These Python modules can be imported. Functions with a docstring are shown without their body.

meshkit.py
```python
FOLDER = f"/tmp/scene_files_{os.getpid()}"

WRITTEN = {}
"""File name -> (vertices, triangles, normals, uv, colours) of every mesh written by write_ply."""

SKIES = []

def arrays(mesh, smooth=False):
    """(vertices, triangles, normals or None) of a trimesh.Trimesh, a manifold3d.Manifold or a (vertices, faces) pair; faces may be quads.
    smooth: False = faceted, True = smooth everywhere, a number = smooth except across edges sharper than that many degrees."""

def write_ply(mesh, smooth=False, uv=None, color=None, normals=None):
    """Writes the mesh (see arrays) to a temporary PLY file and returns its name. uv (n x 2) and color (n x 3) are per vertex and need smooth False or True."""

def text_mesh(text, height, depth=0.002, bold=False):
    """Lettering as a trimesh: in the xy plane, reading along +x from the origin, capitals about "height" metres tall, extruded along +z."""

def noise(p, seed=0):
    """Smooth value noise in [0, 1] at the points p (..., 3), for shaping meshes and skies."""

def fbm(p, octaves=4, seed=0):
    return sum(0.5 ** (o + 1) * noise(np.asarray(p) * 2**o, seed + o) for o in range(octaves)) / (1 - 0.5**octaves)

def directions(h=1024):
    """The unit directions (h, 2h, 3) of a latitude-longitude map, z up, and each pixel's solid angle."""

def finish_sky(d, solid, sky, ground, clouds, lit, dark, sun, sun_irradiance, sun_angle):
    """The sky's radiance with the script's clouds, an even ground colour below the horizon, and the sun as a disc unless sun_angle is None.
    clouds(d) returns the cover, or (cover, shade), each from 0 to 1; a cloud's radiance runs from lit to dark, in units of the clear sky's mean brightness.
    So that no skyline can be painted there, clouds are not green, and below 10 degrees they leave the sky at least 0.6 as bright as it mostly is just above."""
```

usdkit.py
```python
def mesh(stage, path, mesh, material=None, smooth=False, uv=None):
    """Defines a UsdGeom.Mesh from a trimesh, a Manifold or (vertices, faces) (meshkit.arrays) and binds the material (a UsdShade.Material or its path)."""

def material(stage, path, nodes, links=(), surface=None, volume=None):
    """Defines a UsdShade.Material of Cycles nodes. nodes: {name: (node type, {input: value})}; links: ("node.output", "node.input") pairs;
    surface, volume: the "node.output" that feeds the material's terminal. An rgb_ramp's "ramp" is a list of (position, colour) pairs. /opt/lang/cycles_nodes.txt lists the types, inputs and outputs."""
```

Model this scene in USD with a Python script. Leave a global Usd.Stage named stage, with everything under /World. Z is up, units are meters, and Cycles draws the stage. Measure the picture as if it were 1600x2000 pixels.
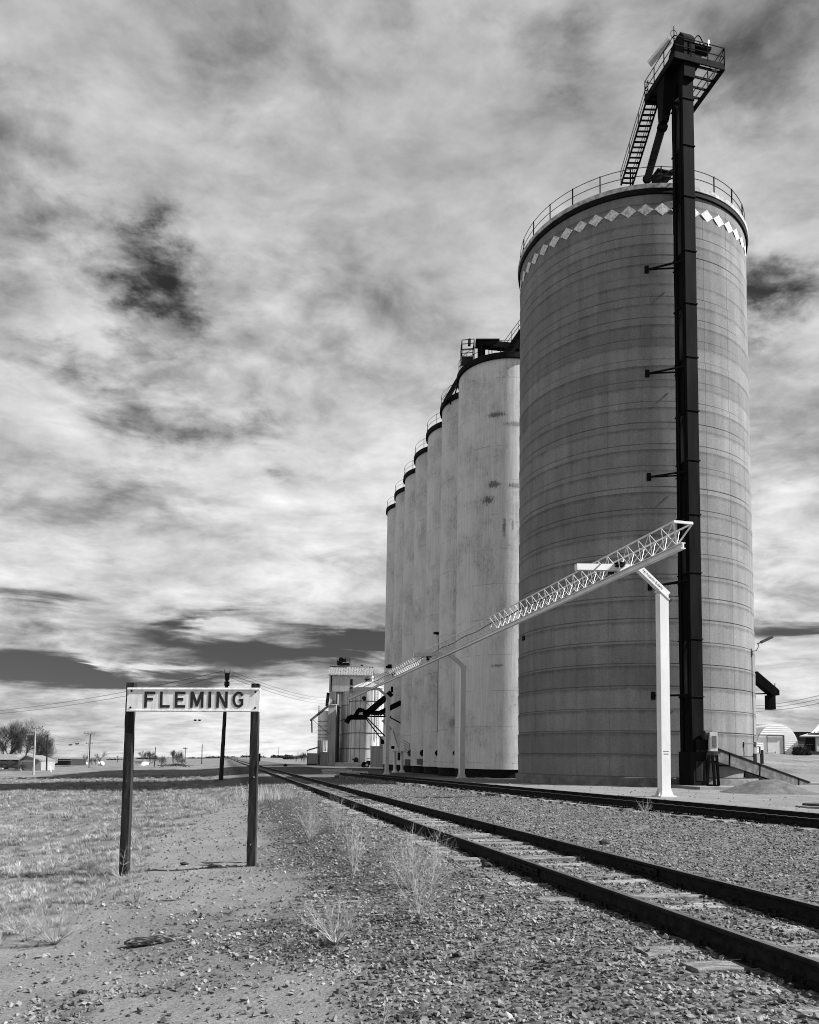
import math, random
import numpy as np
import trimesh, usdkit, meshkit
from shapely.geometry import LineString, Polygon, Point
from shapely.ops import unary_union
from pxr import Usd, UsdGeom, UsdLux, UsdShade, Gf, Sdf, Vt

stage = Usd.Stage.CreateInMemory()
UsdGeom.SetStageUpAxis(stage, 'Z'); UsdGeom.SetStageMetersPerUnit(stage, 1.0)
UsdGeom.Xform.Define(stage, '/World')
RNG = np.random.default_rng(7)

# ------------------------------------------------------------------ camera, sky, sun, exposure
FPX, PYC, PITCH, ROLL, CAMZ, PXC = 1505.0, 1351.0, 0.0879, 0.0172, 1.70, 800.0
CF = np.array([0, math.cos(PITCH), math.sin(PITCH)]); _r0 = np.array([1.0, 0, 0]); _u0 = np.cross(_r0, CF)
CR = math.cos(ROLL) * _r0 + math.sin(ROLL) * _u0; CU = -math.sin(ROLL) * _r0 + math.cos(ROLL) * _u0
CO = np.array([0, 0, CAMZ])
cam = UsdGeom.Camera.Define(stage, '/World/camera')
cam.CreateHorizontalApertureAttr(36.0); cam.CreateVerticalApertureAttr(45.0); cam.CreateFocalLengthAttr(36.0 * FPX / 1600)
cam.CreateVerticalApertureOffsetAttr(36.0 * (PYC - 1000) / 1600); cam.CreateHorizontalApertureOffsetAttr(0.0)
cam.CreateClippingRangeAttr(Gf.Vec2f(0.1, 30000)); cam.CreateExposureAttr(1.3)
cam.AddTransformOp().Set(Gf.Matrix4d(*CR, 0, *CU, 0, *(-CF), 0, *CO, 1))
SUN_EL, SUN_AZ = math.radians(42), math.radians(-9)            # azimuth measured from +X towards +Y
SUN = np.array([math.cos(SUN_AZ) * math.cos(SUN_EL), math.sin(SUN_AZ) * math.cos(SUN_EL), math.sin(SUN_EL)])
sun = UsdLux.DistantLight.Define(stage, '/World/sun')
sun.CreateIntensityAttr(1.25); sun.CreateAngleAttr(0.5); sun.CreateNormalizeAttr(True); sun.CreateColorAttr(Gf.Vec3f(1, 1, 1))
sun.AddTransformOp().Set(Gf.Matrix4d(Gf.Rotation(Gf.Vec3d(0, 0, 1), Gf.Vec3d(*SUN)), Gf.Vec3d(0)))
SKY_STRENGTH = 0.05

def proj(P):
    P = np.atleast_2d(P) - CO; d = P @ CF
    return np.stack([PXC + FPX * (P @ CR) / d, PYC - FPX * (P @ CU) / d], -1)
def ray(x, y): return CF + CR * (x - PXC) / FPX - CU * (y - PYC) / FPX
def at_z(x, y, z): r = ray(x, y); return CO + r * (z - CAMZ) / r[2]
def at_y(x, y, Y): r = ray(x, y); return CO + r * Y / r[1]
def at_plane(x, y, p0, n): r = ray(x, y); n = np.asarray(n, float); return CO + r * np.dot(np.asarray(p0) - CO, n) / np.dot(r, n)

class Nodes:
    def __init__(s): s.n, s.l, s.k = {}, [], 0
    def add(s, kind, links=None, **inp):
        s.k += 1; name = f'n{s.k}'; s.n[name] = (kind, inp)
        for i, src in (links or {}).items(): s.l.append((src, f'{name}.{i}'))
        return name
    def m(s, op, a, b=None, c=None, clamp=False):
        inp, ln = {'math_type': op, 'use_clamp': clamp}, {}
        for i, v in zip(('value1', 'value2', 'value3'), (a, b, c)):
            if v is None: continue
            if isinstance(v, str): ln[i] = v
            else: inp[i] = float(v)
        return s.add('math', ln, **inp) + '.value'

def sky_material():
    N = Nodes()
    tc = N.add('texture_coordinate'); xyz = N.add('separate_xyz', {'vector': tc + '.generated'})
    x, y, z = xyz + '.x', xyz + '.y', xyz + '.z'
    st = N.add('sky_texture', sky_type='single_scattering', sun_disc=False, sun_elevation=SUN_EL, sun_rotation=math.atan2(SUN[0], SUN[1]))
    sc = N.add('separate_color', {'color': st + '.color'})
    clear = N.m('MULTIPLY'.lower(), sc + '.r', 0.24)                      # the photograph was taken through a red filter
    zz = N.m('add', N.m('maximum', z, 0.0), 0.16)
    u, v = N.m('divide', x, zz), N.m('divide', y, zz)
    pl = N.add('combine_xyz', {'x': u, 'y': v})
    az, el = N.m('arctan2', x, y), N.m('arcsine', z)
    # broad and fine structure of the cloud sheet
    w = N.add('noise_texture', {'vector': pl + '.vector'}, scale=1.3, detail=4.0, roughness=0.55)
    wv = N.add('vector_math', {'vector1': w + '.color'}, math_type='scale', scale=0.45)
    ps = N.add('vector_math', {'vector1': pl + '.vector', 'vector2': wv + '.vector'}, math_type='add')
    mp = N.add('mapping', {'vector': ps + '.vector'}, scale=(1.0, 1.35, 1.0), rotation=(0, 0, 0.5), location=(3.1, 1.7, 0))
    n1 = N.add('noise_texture', {'vector': mp + '.vector'}, scale=1.5, detail=9.0, roughness=0.56)
    n2 = N.add('noise_texture', {'vector': mp + '.vector'}, scale=4.6, detail=8.0, roughness=0.6)
    n3 = N.add('noise_texture', {'vector': mp + '.vector'}, scale=0.7, detail=3.0, roughness=0.5)
    cover = N.m('add', N.m('multiply', n1 + '.fac', 1.55), N.m('multiply', n2 + '.fac', 0.75))
    dn = N.add('mapping', {'vector': tc + '.generated'}, scale=(1.0, 1.0, 1.9), rotation=(0, 0.25, 0))
    nd = N.add('noise_texture', {'vector': dn + '.vector'}, scale=6.5, detail=9.0, roughness=0.6, distortion=0.35)
    nd2 = N.add('noise_texture', {'vector': dn + '.vector'}, scale=15.0, detail=8.0, roughness=0.6, distortion=0.25)
    cover = N.m('subtract', N.m('add', cover, N.m('multiply', N.m('subtract', nd + '.fac', 0.5), 1.25)), 0.34)
    # openings in the cloud seen in the photograph: (pixel x, y, half width, half height, tilt, strength)
    nw = N.add('noise_texture', {'vector': pl + '.vector'}, scale=4.0, detail=7.0, roughness=0.62)
    nws = N.add('separate_color', {'color': nw + '.color'})
    sv = N.add('combine_xyz', {'x': N.m('multiply', az, 5.0), 'y': N.m('multiply', el, 34.0)})
    sn = N.add('noise_texture', {'vector': sv + '.vector'}, scale=1.0, detail=7.0, roughness=0.6, distortion=0.6)
    sns = N.add('separate_color', {'color': sn + '.color'})
    rag = N.add('map_range', {'value': n2 + '.fac'}, from_min=0.36, from_max=0.66, to_min=1.25, to_max=0.65) + '.result'
    rag2 = N.add('map_range', {'value': sn + '.fac'}, from_min=0.36, from_max=0.66, to_min=1.25, to_max=0.30) + '.result'
    wide = (N.m('add', az, N.m('multiply', N.m('subtract', nws + '.r', 0.5), 0.30)), N.m('add', el, N.m('multiply', N.m('subtract', nws + '.g', 0.5), 0.26)))
    flat = (N.m('add', az, N.m('multiply', N.m('subtract', sns + '.r', 0.5), 0.28)), N.m('add', el, N.m('multiply', N.m('subtract', sns + '.g', 0.5), 0.055)))
    holes = [(275, 480, 50, 75, 0.5, 0.62), (200, 450, 140, 110, 0.4, 0.42), (60, 390, 150, 140, 0, 0.24), (285, 830, 85, 90, 0.3, 0.42), (440, 860, 100, 40, 0, 0.36), (200, 720, 130, 35, -0.5, .28),
             (340, 575, 60, 40, 0.3, 0.42), (150, 700, 120, 40, -0.4, 0.2), (520, 330, 90, 30, 0.1, .2), (60, 120, 120, 30, 0, .2), (410, 60, 160, 60, .2, .16),
             (60, 1168, 140, 14, 0, 1.0), (470, 1268, 330, 27, 0.06, 1.35), (640, 1242, 170, 20, 0.08, 1.1), (120, 1305, 230, 26, 0.0, 1.35), (370, 1215, 110, 16, -0.18, 0.8), (330, 1318, 260, 20, 0.0, 1.2), (700, 1262, 70, 14, .05, .8),
             (1560, 535, 130, 62, 0.25, 1.0), (1565, 1224, 130, 17, 0, 1.2), (1080, 120, 120, 70, 0.5, 0.32), (1520, 60, 170, 90, 0.3, 0.30), (1500, 190, 90, 40, .6, .2), (820, 20, 130, 50, 0, .2)]
    fills = [(230, 1298, 45, 9, 1.2), (342, 1298, 40, 8, 1.2), (600, 1335, 150, 20, .7), (450, 1130, 330, 50, .25), (120, 1040, 200, 60, .28), (700, 950, 140, 140, .35), (850, 330, 220, 120, .22), (120, 640, 90, 60, .3), (470, 1228, 55, 10, .8), (280, 370, 120, 40, .2), (150, 1225, 140, 20, .5)]
    for kind, lst in (('hole', holes), ('fill', [(a_, b_, c_, d_, 0, e_) for a_, b_, c_, d_, e_ in fills])):
        for (hx, hy, rx, ry, tilt, amt) in lst:
            azw, elw = flat if hy > 1100 else wide
            d0 = ray(hx, hy); d0 = d0 / np.linalg.norm(d0); a0, e0 = math.atan2(d0[0], d0[1]), math.asin(d0[2])
            da, de = N.m('subtract', azw, a0), N.m('subtract', elw, e0)
            c, s_ = math.cos(tilt), math.sin(tilt)
            p = N.m('divide', N.m('subtract', N.m('multiply', da, c), N.m('multiply', de, s_)), rx / FPX)
            q = N.m('divide', N.m('add', N.m('multiply', da, s_), N.m('multiply', de, c)), ry / FPX)
            g = N.m('exponent', N.m('multiply', N.m('add', N.m('multiply', p, p), N.m('multiply', q, q)), -1.0))
            if kind == 'hole': cover = N.m('subtract', cover, N.m('multiply', N.m('multiply', g, amt), rag2 if hy > 1100 else rag))
            else: cover = N.m('add', cover, N.m('multiply', g, amt))
    cover = N.add('map_range', {'value': cover}, range_type='smoothstep', from_min=-0.18, from_max=1.0, to_min=0.0, to_max=1.0) + '.result'
    # bright thin cloud low down, greyer sheet overhead
    lit = N.add('map_range', {'value': el}, range_type='smoothstep', from_min=0.02, from_max=0.85, to_min=0.76, to_max=0.48) + '.result'
    tone = N.add('map_range', {'value': n2 + '.fac'}, from_min=0.25, from_max=0.75, to_min=0.74, to_max=1.22) + '.result'
    tone3 = N.add('map_range', {'value': n3 + '.fac'}, from_min=0.3, from_max=0.7, to_min=0.84, to_max=1.14) + '.result'
    tone4 = N.add('map_range', {'value': nd2 + '.fac'}, from_min=0.3, from_max=0.7, to_min=0.86, to_max=1.14) + '.result'
    tone5 = N.add('map_range', {'value': nd + '.fac'}, from_min=0.3, from_max=0.7, to_min=0.84, to_max=1.16) + '.result'
    lit = N.m('multiply', N.m('multiply', lit, tone4), tone5)
    cloud = N.m('multiply', N.m('multiply', N.m('multiply', lit, tone), tone3), 1 / (SKY_STRENGTH * 2 ** 1.3))
    fin = N.add('mix_float', {'fac': cover, 'a': clear, 'b': cloud})
    b = N.add('background_shader', {'color': fin + '.result'}, strength=SKY_STRENGTH)
    return usdkit.material(stage, '/World/Looks/sky', N.n, N.l, surface=b + '.background')
dome = UsdLux.DomeLight.Define(stage, '/World/sky'); dome.GetPrim().SetCustomDataByKey('kind', 'structure')
UsdShade.MaterialBindingAPI.Apply(dome.GetPrim()).Bind(sky_material())

# ------------------------------------------------------------------ materials (the photograph is black and white: every colour is a grey)
def mat(name, lo, hi, scale=1.0, stretch=(1, 1, 1), detail=6, rough=0.75, ramp=(0.35, 0.65), fine=0.0, fscale=40, bump=0.0, bscale=60, bdist=0.01, metallic=0.0, spec=0.3, coords='position', rnd=0.0, backlit=0.0):
    N = Nodes()
    src = (N.add('geometry') + '.position') if coords == 'position' else (N.add('texture_coordinate') + '.object')
    mp = N.add('mapping', {'vector': src}, scale=stretch)
    n = N.add('noise_texture', {'vector': mp + '.vector'}, scale=scale, detail=float(detail), roughness=0.6)
    val = N.add('map_range', {'value': n + '.fac'}, from_min=ramp[0], from_max=ramp[1], to_min=lo, to_max=hi, clamp=True) + '.result'
    if fine:
        f = N.add('noise_texture', {'vector': src}, scale=fscale, detail=3.0, roughness=0.7)
        k = N.add('map_range', {'value': f + '.fac'}, from_min=0.25, from_max=0.75, to_min=1 - fine, to_max=1 + fine) + '.result'
        val = N.m('multiply', val, k)
    if rnd:
        oi = N.add('object_info'); gi = N.add('geometry')
        rr = N.m('fract' if False else 'fraction', N.m('add', oi + '.random', gi + '.random_per_island'))
        k = N.add('map_range', {'value': rr}, to_min=1 - rnd, to_max=1 + rnd) + '.result'
        val = N.m('multiply', val, k)
    lk = {'base_color': val}
    if bump:
        bn = N.add('noise_texture', {'vector': src}, scale=bscale, detail=5.0, roughness=0.65)
        bp = N.add('bump', {'height': bn + '.fac'}, strength=bump, distance=bdist); lk['normal'] = bp + '.normal'
    p = N.add('principled_bsdf', lk, roughness=rough, metallic=metallic, specular_ior_level=spec)
    out = p + '.BSDF'
    if backlit:
        t = N.add('translucent_bsdf', {'color': val}); mx = N.add('mix_closure', {'closure1': out, 'closure2': t + '.BSDF'}, fac=backlit); out = mx + '.closure'
    return usdkit.material(stage, '/World/Looks/' + name, N.n, N.l, surface=out)

def silo_concrete(name, cx, cy, z0, lift):
    """Bare cast concrete: speckle, vertical run marks, a dirty band under every pour joint."""
    N = Nodes(); g = N.add('geometry'); pos = g + '.position'
    mp = N.add('mapping', {'vector': pos}, scale=(1.3, 1.3, 0.10))
    a = N.add('noise_texture', {'vector': mp + '.vector'}, scale=1.6, detail=6.0, roughness=0.62)
    b = N.add('noise_texture', {'vector': pos}, scale=0.55, detail=5.0, roughness=0.6)
    f = N.add('noise_texture', {'vector': pos}, scale=15.0, detail=5.0, roughness=0.8)
    xyz = N.add('separate_xyz', {'vector': pos})
    lz = N.m('divide', N.m('subtract', xyz + '.z', z0), lift); fr = N.m('fraction', lz); fl = N.m('floor', lz)
    band = N.add('white_noise_texture', {'w': fl}, dimensions='1D')
    ang = N.m('floor', N.m('multiply', N.m('arctan2', N.m('subtract', xyz + '.y', cy), N.m('subtract', xyz + '.x', cx)), 24 / (2 * math.pi)))
    pan = N.add('white_noise_texture', {'w': N.m('add', N.m('multiply', ang, 7.31), N.m('multiply', fl, 3.17))}, dimensions='1D')
    v = N.add('map_range', {'value': a + '.fac'}, from_min=0.3, from_max=0.7, to_min=0.122, to_max=0.178) + '.result'
    v = N.m('multiply', v, N.add('map_range', {'value': b + '.fac'}, from_min=0.3, from_max=0.7, to_min=0.88, to_max=1.12) + '.result')
    v = N.m('multiply', v, N.add('map_range', {'value': f + '.fac'}, from_min=0.28, from_max=0.72, to_min=0.62, to_max=1.34) + '.result')
    v = N.m('multiply', v, N.add('map_range', {'value': band + '.value'}, to_min=0.85, to_max=1.13) + '.result')
    v = N.m('multiply', v, N.add('map_range', {'value': pan + '.value'}, to_min=0.95, to_max=1.05) + '.result')
    # dirt that gathers at the joints, ragged
    dn = N.add('noise_texture', {'vector': pos}, scale=2.2, detail=5.0, roughness=0.7)
    edge = N.m('add', fr, N.m('multiply', N.m('subtract', dn + '.fac', 0.5), 0.5))
    d = N.add('map_range', {'value': edge}, range_type='smoothstep', from_min=0.80, from_max=1.0, to_min=1.0, to_max=0.60) + '.result'
    v = N.m('multiply', v, d)
    bp = N.add('bump', {'height': f + '.fac'}, strength=0.35, distance=0.012)
    p = N.add('principled_bsdf', {'base_color': v, 'normal': bp + '.normal'}, roughness=0.9, specular_ior_level=0.2)
    return usdkit.material(stage, '/World/Looks/' + name, N.n, N.l, surface=p + '.BSDF')

def whitewash(name):
    """Old white paint on concrete: fine vertical form marks, peeled dark flakes, grey weathering clouds."""
    N = Nodes(); pos = N.add('geometry') + '.position'
    m1 = N.add('mapping', {'vector': pos}, scale=(6.0, 6.0, 0.22))
    a = N.add('noise_texture', {'vector': m1 + '.vector'}, scale=1.5, detail=6.0, roughness=0.7)
    b = N.add('noise_texture', {'vector': pos}, scale=0.30, detail=7.0, roughness=0.68)
    m2 = N.add('mapping', {'vector': pos}, scale=(5.5, 5.5, 2.4))
    c = N.add('noise_texture', {'vector': m2 + '.vector'}, scale=1.4, detail=9.0, roughness=0.80)
    m3 = N.add('mapping', {'vector': pos}, scale=(0.5, 0.5, 1.6))
    e = N.add('noise_texture', {'vector': m3 + '.vector'}, scale=0.9, detail=7.0, roughness=0.7)
    f = N.add('noise_texture', {'vector': pos}, scale=14.0, detail=4.0, roughness=0.75)
    v = N.add('map_range', {'value': a + '.fac'}, from_min=0.3, from_max=0.7, to_min=0.37, to_max=0.55) + '.result'
    v = N.m('multiply', v, N.add('map_range', {'value': b + '.fac'}, range_type='smoothstep', from_min=0.38, from_max=0.58, to_min=0.86, to_max=1.05) + '.result')
    v = N.m('multiply', v, N.add('map_range', {'value': f + '.fac'}, from_min=0.3, from_max=0.7, to_min=0.80, to_max=1.16) + '.result')
    flake = N.m('add', c + '.fac', N.m('multiply', N.m('subtract', b + '.fac', 0.5), -0.42))
    v = N.m('multiply', v, N.add('map_range', {'value': flake}, range_type='smoothstep', from_min=0.555, from_max=0.67, to_min=1.0, to_max=0.40) + '.result')
    spall = N.m('add', e + '.fac', N.m('multiply', c + '.fac', 0.30))
    v = N.m('multiply', v, N.add('map_range', {'value': spall}, range_type='smoothstep', from_min=0.845, from_max=0.875, to_min=1.0, to_max=0.30) + '.result')
    for (sx, sy, w_, h_) in WHITE_SPALLS:
        d0 = N.add('vector_math', {'vector1': pos}, math_type='subtract', vector2=tuple(map(float, sx)))
        sc_ = N.add('vector_math', {'vector1': d0 + '.vector'}, math_type='multiply', vector2=(1 / w_, 1 / w_, 1 / h_)); ln_ = N.add('vector_math', {'vector1': sc_ + '.vector'}, math_type='length')
        q_ = N.m('add', ln_ + '.value', N.m('add', N.m('multiply', N.m('subtract', c + '.fac', 0.5), 3.6), N.m('multiply', N.m('subtract', f + '.fac', 0.5), 1.2)))
        v = N.m('multiply', v, N.add('map_range', {'value': q_}, range_type='smoothstep', from_min=0.45, from_max=0.75, to_min=sy, to_max=1.0) + '.result')
    xyz = N.add('separate_xyz', {'vector': pos})
    pour = N.m('fraction', N.m('divide', N.m('add', xyz + '.z', N.m('multiply', N.m('subtract', c + '.fac', 0.5), 0.22)), 3.05))
    ln = N.add('map_range', {'value': N.m('absolute', N.m('subtract', pour, 0.5))}, range_type='smoothstep', from_min=0.004, from_max=0.014, to_min=0.62, to_max=1.0) + '.result'
    gate = N.add('map_range', {'value': e + '.fac'}, range_type='smoothstep', from_min=0.46, from_max=0.60, to_min=1.0, to_max=0.0) + '.result'
    v = N.m('multiply', v, N.m('maximum', ln, gate))
    bp = N.add('bump', {'height': c + '.fac'}, strength=0.35, distance=0.03)
    p = N.add('principled_bsdf', {'base_color': v, 'normal': bp + '.normal'}, roughness=0.85, specular_ior_level=0.25)
    return usdkit.material(stage, '/World/Looks/' + name, N.n, N.l, surface=p + '.BSDF')

M = {}
M['black_steel'] = mat('black_steel', 0.004, 0.010, scale=1.2, stretch=(1, 1, 0.35), rough=0.85, fine=0.2, spec=0.04)
M['casing'] = mat('casing', 0.003, 0.010, scale=1.1, stretch=(2, 2, 0.3), rough=0.85, fine=0.25, spec=0.04, ramp=(.4, .75))
M['casing_light'] = mat('casing_light', 0.012, 0.06, scale=0.9, stretch=(3, 3, 0.3), rough=0.8, fine=0.25, spec=0.06, ramp=(.45, .72))
M['tar'] = mat('tar', 0.004, 0.010, scale=2, rough=0.85, spec=.08)
M['white_paint'] = mat('white_paint', 0.47, 0.57, scale=1.5, stretch=(1, 1, .4), rough=0.45, fine=0.03, spec=0.4)
M['truss_paint'] = mat('truss_paint', 0.46, 0.60, scale=2.5, rough=0.5, fine=0.08, spec=0.35)
M['sign_white'] = mat('sign_white', 0.56, 0.76, scale=7, stretch=(2.5, 1, 0.5), detail=8, rough=0.6, fine=0.16, fscale=120, ramp=(.36, .6))
M['black_paint'] = mat('black_paint', 0.008, 0.02, scale=30, rough=0.55)
M['post_wood'] = mat('post_wood', 0.003, 0.032, scale=14, stretch=(1.0, 1.0, 0.06), detail=8, rough=0.85, fine=0.35, fscale=90, bump=0.6, bscale=70, bdist=0.01, ramp=(.36, .72))
M['pole_wood'] = mat('pole_wood', 0.006, 0.018, scale=9, stretch=(1, 1, 0.08), rough=0.9)
M['pale_wood'] = mat('pale_wood', 0.18, 0.34, scale=7, stretch=(1, 1, .1), rough=0.9)
M['tie_wood'] = mat('tie_wood', 0.045, 0.22, scale=5, stretch=(1, 6, 3), detail=8, rough=0.95, fine=0.35, fscale=60, bump=0.7, bscale=40, bdist=0.02, rnd=0.35)
M['rust'] = mat('rust', 0.004, 0.014, scale=10, rough=0.85, fine=0.3, spec=0.08)
M['polished'] = mat('polished', 0.045, 0.075, scale=6, stretch=(.3, 1, 1), rough=0.38, metallic=0.0, spec=0.7)
M['concrete'] = mat('concrete', 0.13, 0.2, scale=1.5, rough=0.9, fine=0.2)
M['concrete_dark'] = mat('concrete_dark', 0.08, 0.15, scale=2.0, rough=0.9, fine=0.25)
M['roof_slab'] = mat('roof_slab', 0.2, 0.42, scale=3.5, rough=0.9, fine=0.3, ramp=(.4, .62))
M['old_white'] = mat('old_white', 0.26, 0.44, scale=1.2, stretch=(3, 3, .2), rough=0.8, fine=0.15, fscale=12)
M['bin_steel'] = mat('bin_steel', 0.28, 0.46, scale=0.9, stretch=(2, 2, .4), rough=0.5, fine=0.12, fscale=8, spec=0.45)
M['galv'] = mat('galv', 0.4, 0.58, scale=2, stretch=(2, 2, .2), rough=0.42, fine=0.06, spec=0.5)
M['old_roof'] = mat('old_roof', 0.06, 0.26, scale=3, stretch=(2.2, 1, .12), rough=0.6, fine=0.2)
M['bright_metal'] = mat('bright_metal', 0.82, 0.92, scale=1.2, rough=0.5, fine=0.03, spec=0.4)
M['pale_door'] = mat('pale_door', 0.62, 0.7, scale=2, rough=0.6)
M['dark_inside'] = mat('dark_inside', 0.006, 0.015, scale=3, rough=0.9)
M['dark_wall'] = mat('dark_wall', 0.012, 0.03, scale=2, stretch=(3, 3, .3), rough=0.85)
M['gray_wall'] = mat('gray_wall', 0.2, 0.28, scale=2, stretch=(3, 3, .3), rough=0.85)
M['shingle'] = mat('shingle', 0.10, 0.18, scale=4, rough=0.9, fine=0.25)
M['pipe_gray'] = mat('pipe_gray', 0.08, 0.14, scale=4, rough=0.5, spec=0.4)
M['motor'] = mat('motor', 0.015, 0.04, scale=8, rough=0.4, spec=0.5)
M['trough'] = mat('trough', 0.03, 0.085, scale=2.0, stretch=(1, 1, 1.5), rough=0.5, fine=0.2, spec=0.4, ramp=(.4, .68))
M['tyre'] = mat('tyre', 0.012, 0.02, scale=10, rough=0.8)
M['rim_white'] = mat('rim_white', 0.6, 0.7, scale=5, rough=0.5)
M['paint_diamond'] = mat('paint_diamond', 0.22, 0.56, scale=9, detail=6, rough=0.8, fine=0.35, fscale=38, ramp=(.34, .56))
M['bark'] = mat('bark', 0.025, 0.06, scale=6, rough=0.95)
M['twig'] = mat('twig', 0.035, 0.07, scale=3, rough=0.95)
M['dark_foliage'] = mat('dark_foliage', 0.015, 0.04, scale=0.6, rough=0.9)
M['stone'] = mat('stone', 0.06, 0.52, scale=3.0, detail=3, rough=0.9, fine=0.3, fscale=50, rnd=0.75, ramp=(.3, .7))
M['stone_dark'] = mat('stone_dark', 0.015, 0.12, scale=3.0, detail=3, rough=0.9, fine=0.25, fscale=50, rnd=0.55, ramp=(.3, .75))
M['dry_grass'] = mat('dry_grass', 0.17, 0.32, scale=0.8, rough=0.8, rnd=0.4, backlit=0.25)
M['straw'] = mat('straw', 0.28, 0.42, scale=2, rough=0.7, rnd=0.12, backlit=0.15)
M['char_wood'] = mat('char_wood', 0.01, 0.24, scale=9, stretch=(1, 4, 4), detail=8, rough=0.95, bump=.6, bscale=50, ramp=(.48, .7))
M['plank'] = mat('plank', 0.05, 0.16, scale=7, stretch=(.4, 4, 4), rough=0.95, bump=.4)
M['pile'] = mat('pile', 0.055, 0.10, scale=3, rough=0.95, fine=0.35, fscale=25, bump=0.8, bscale=22, bdist=0.05)
M['bird'] = mat('bird', 0.01, 0.02, scale=10, rough=0.8)

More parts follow.
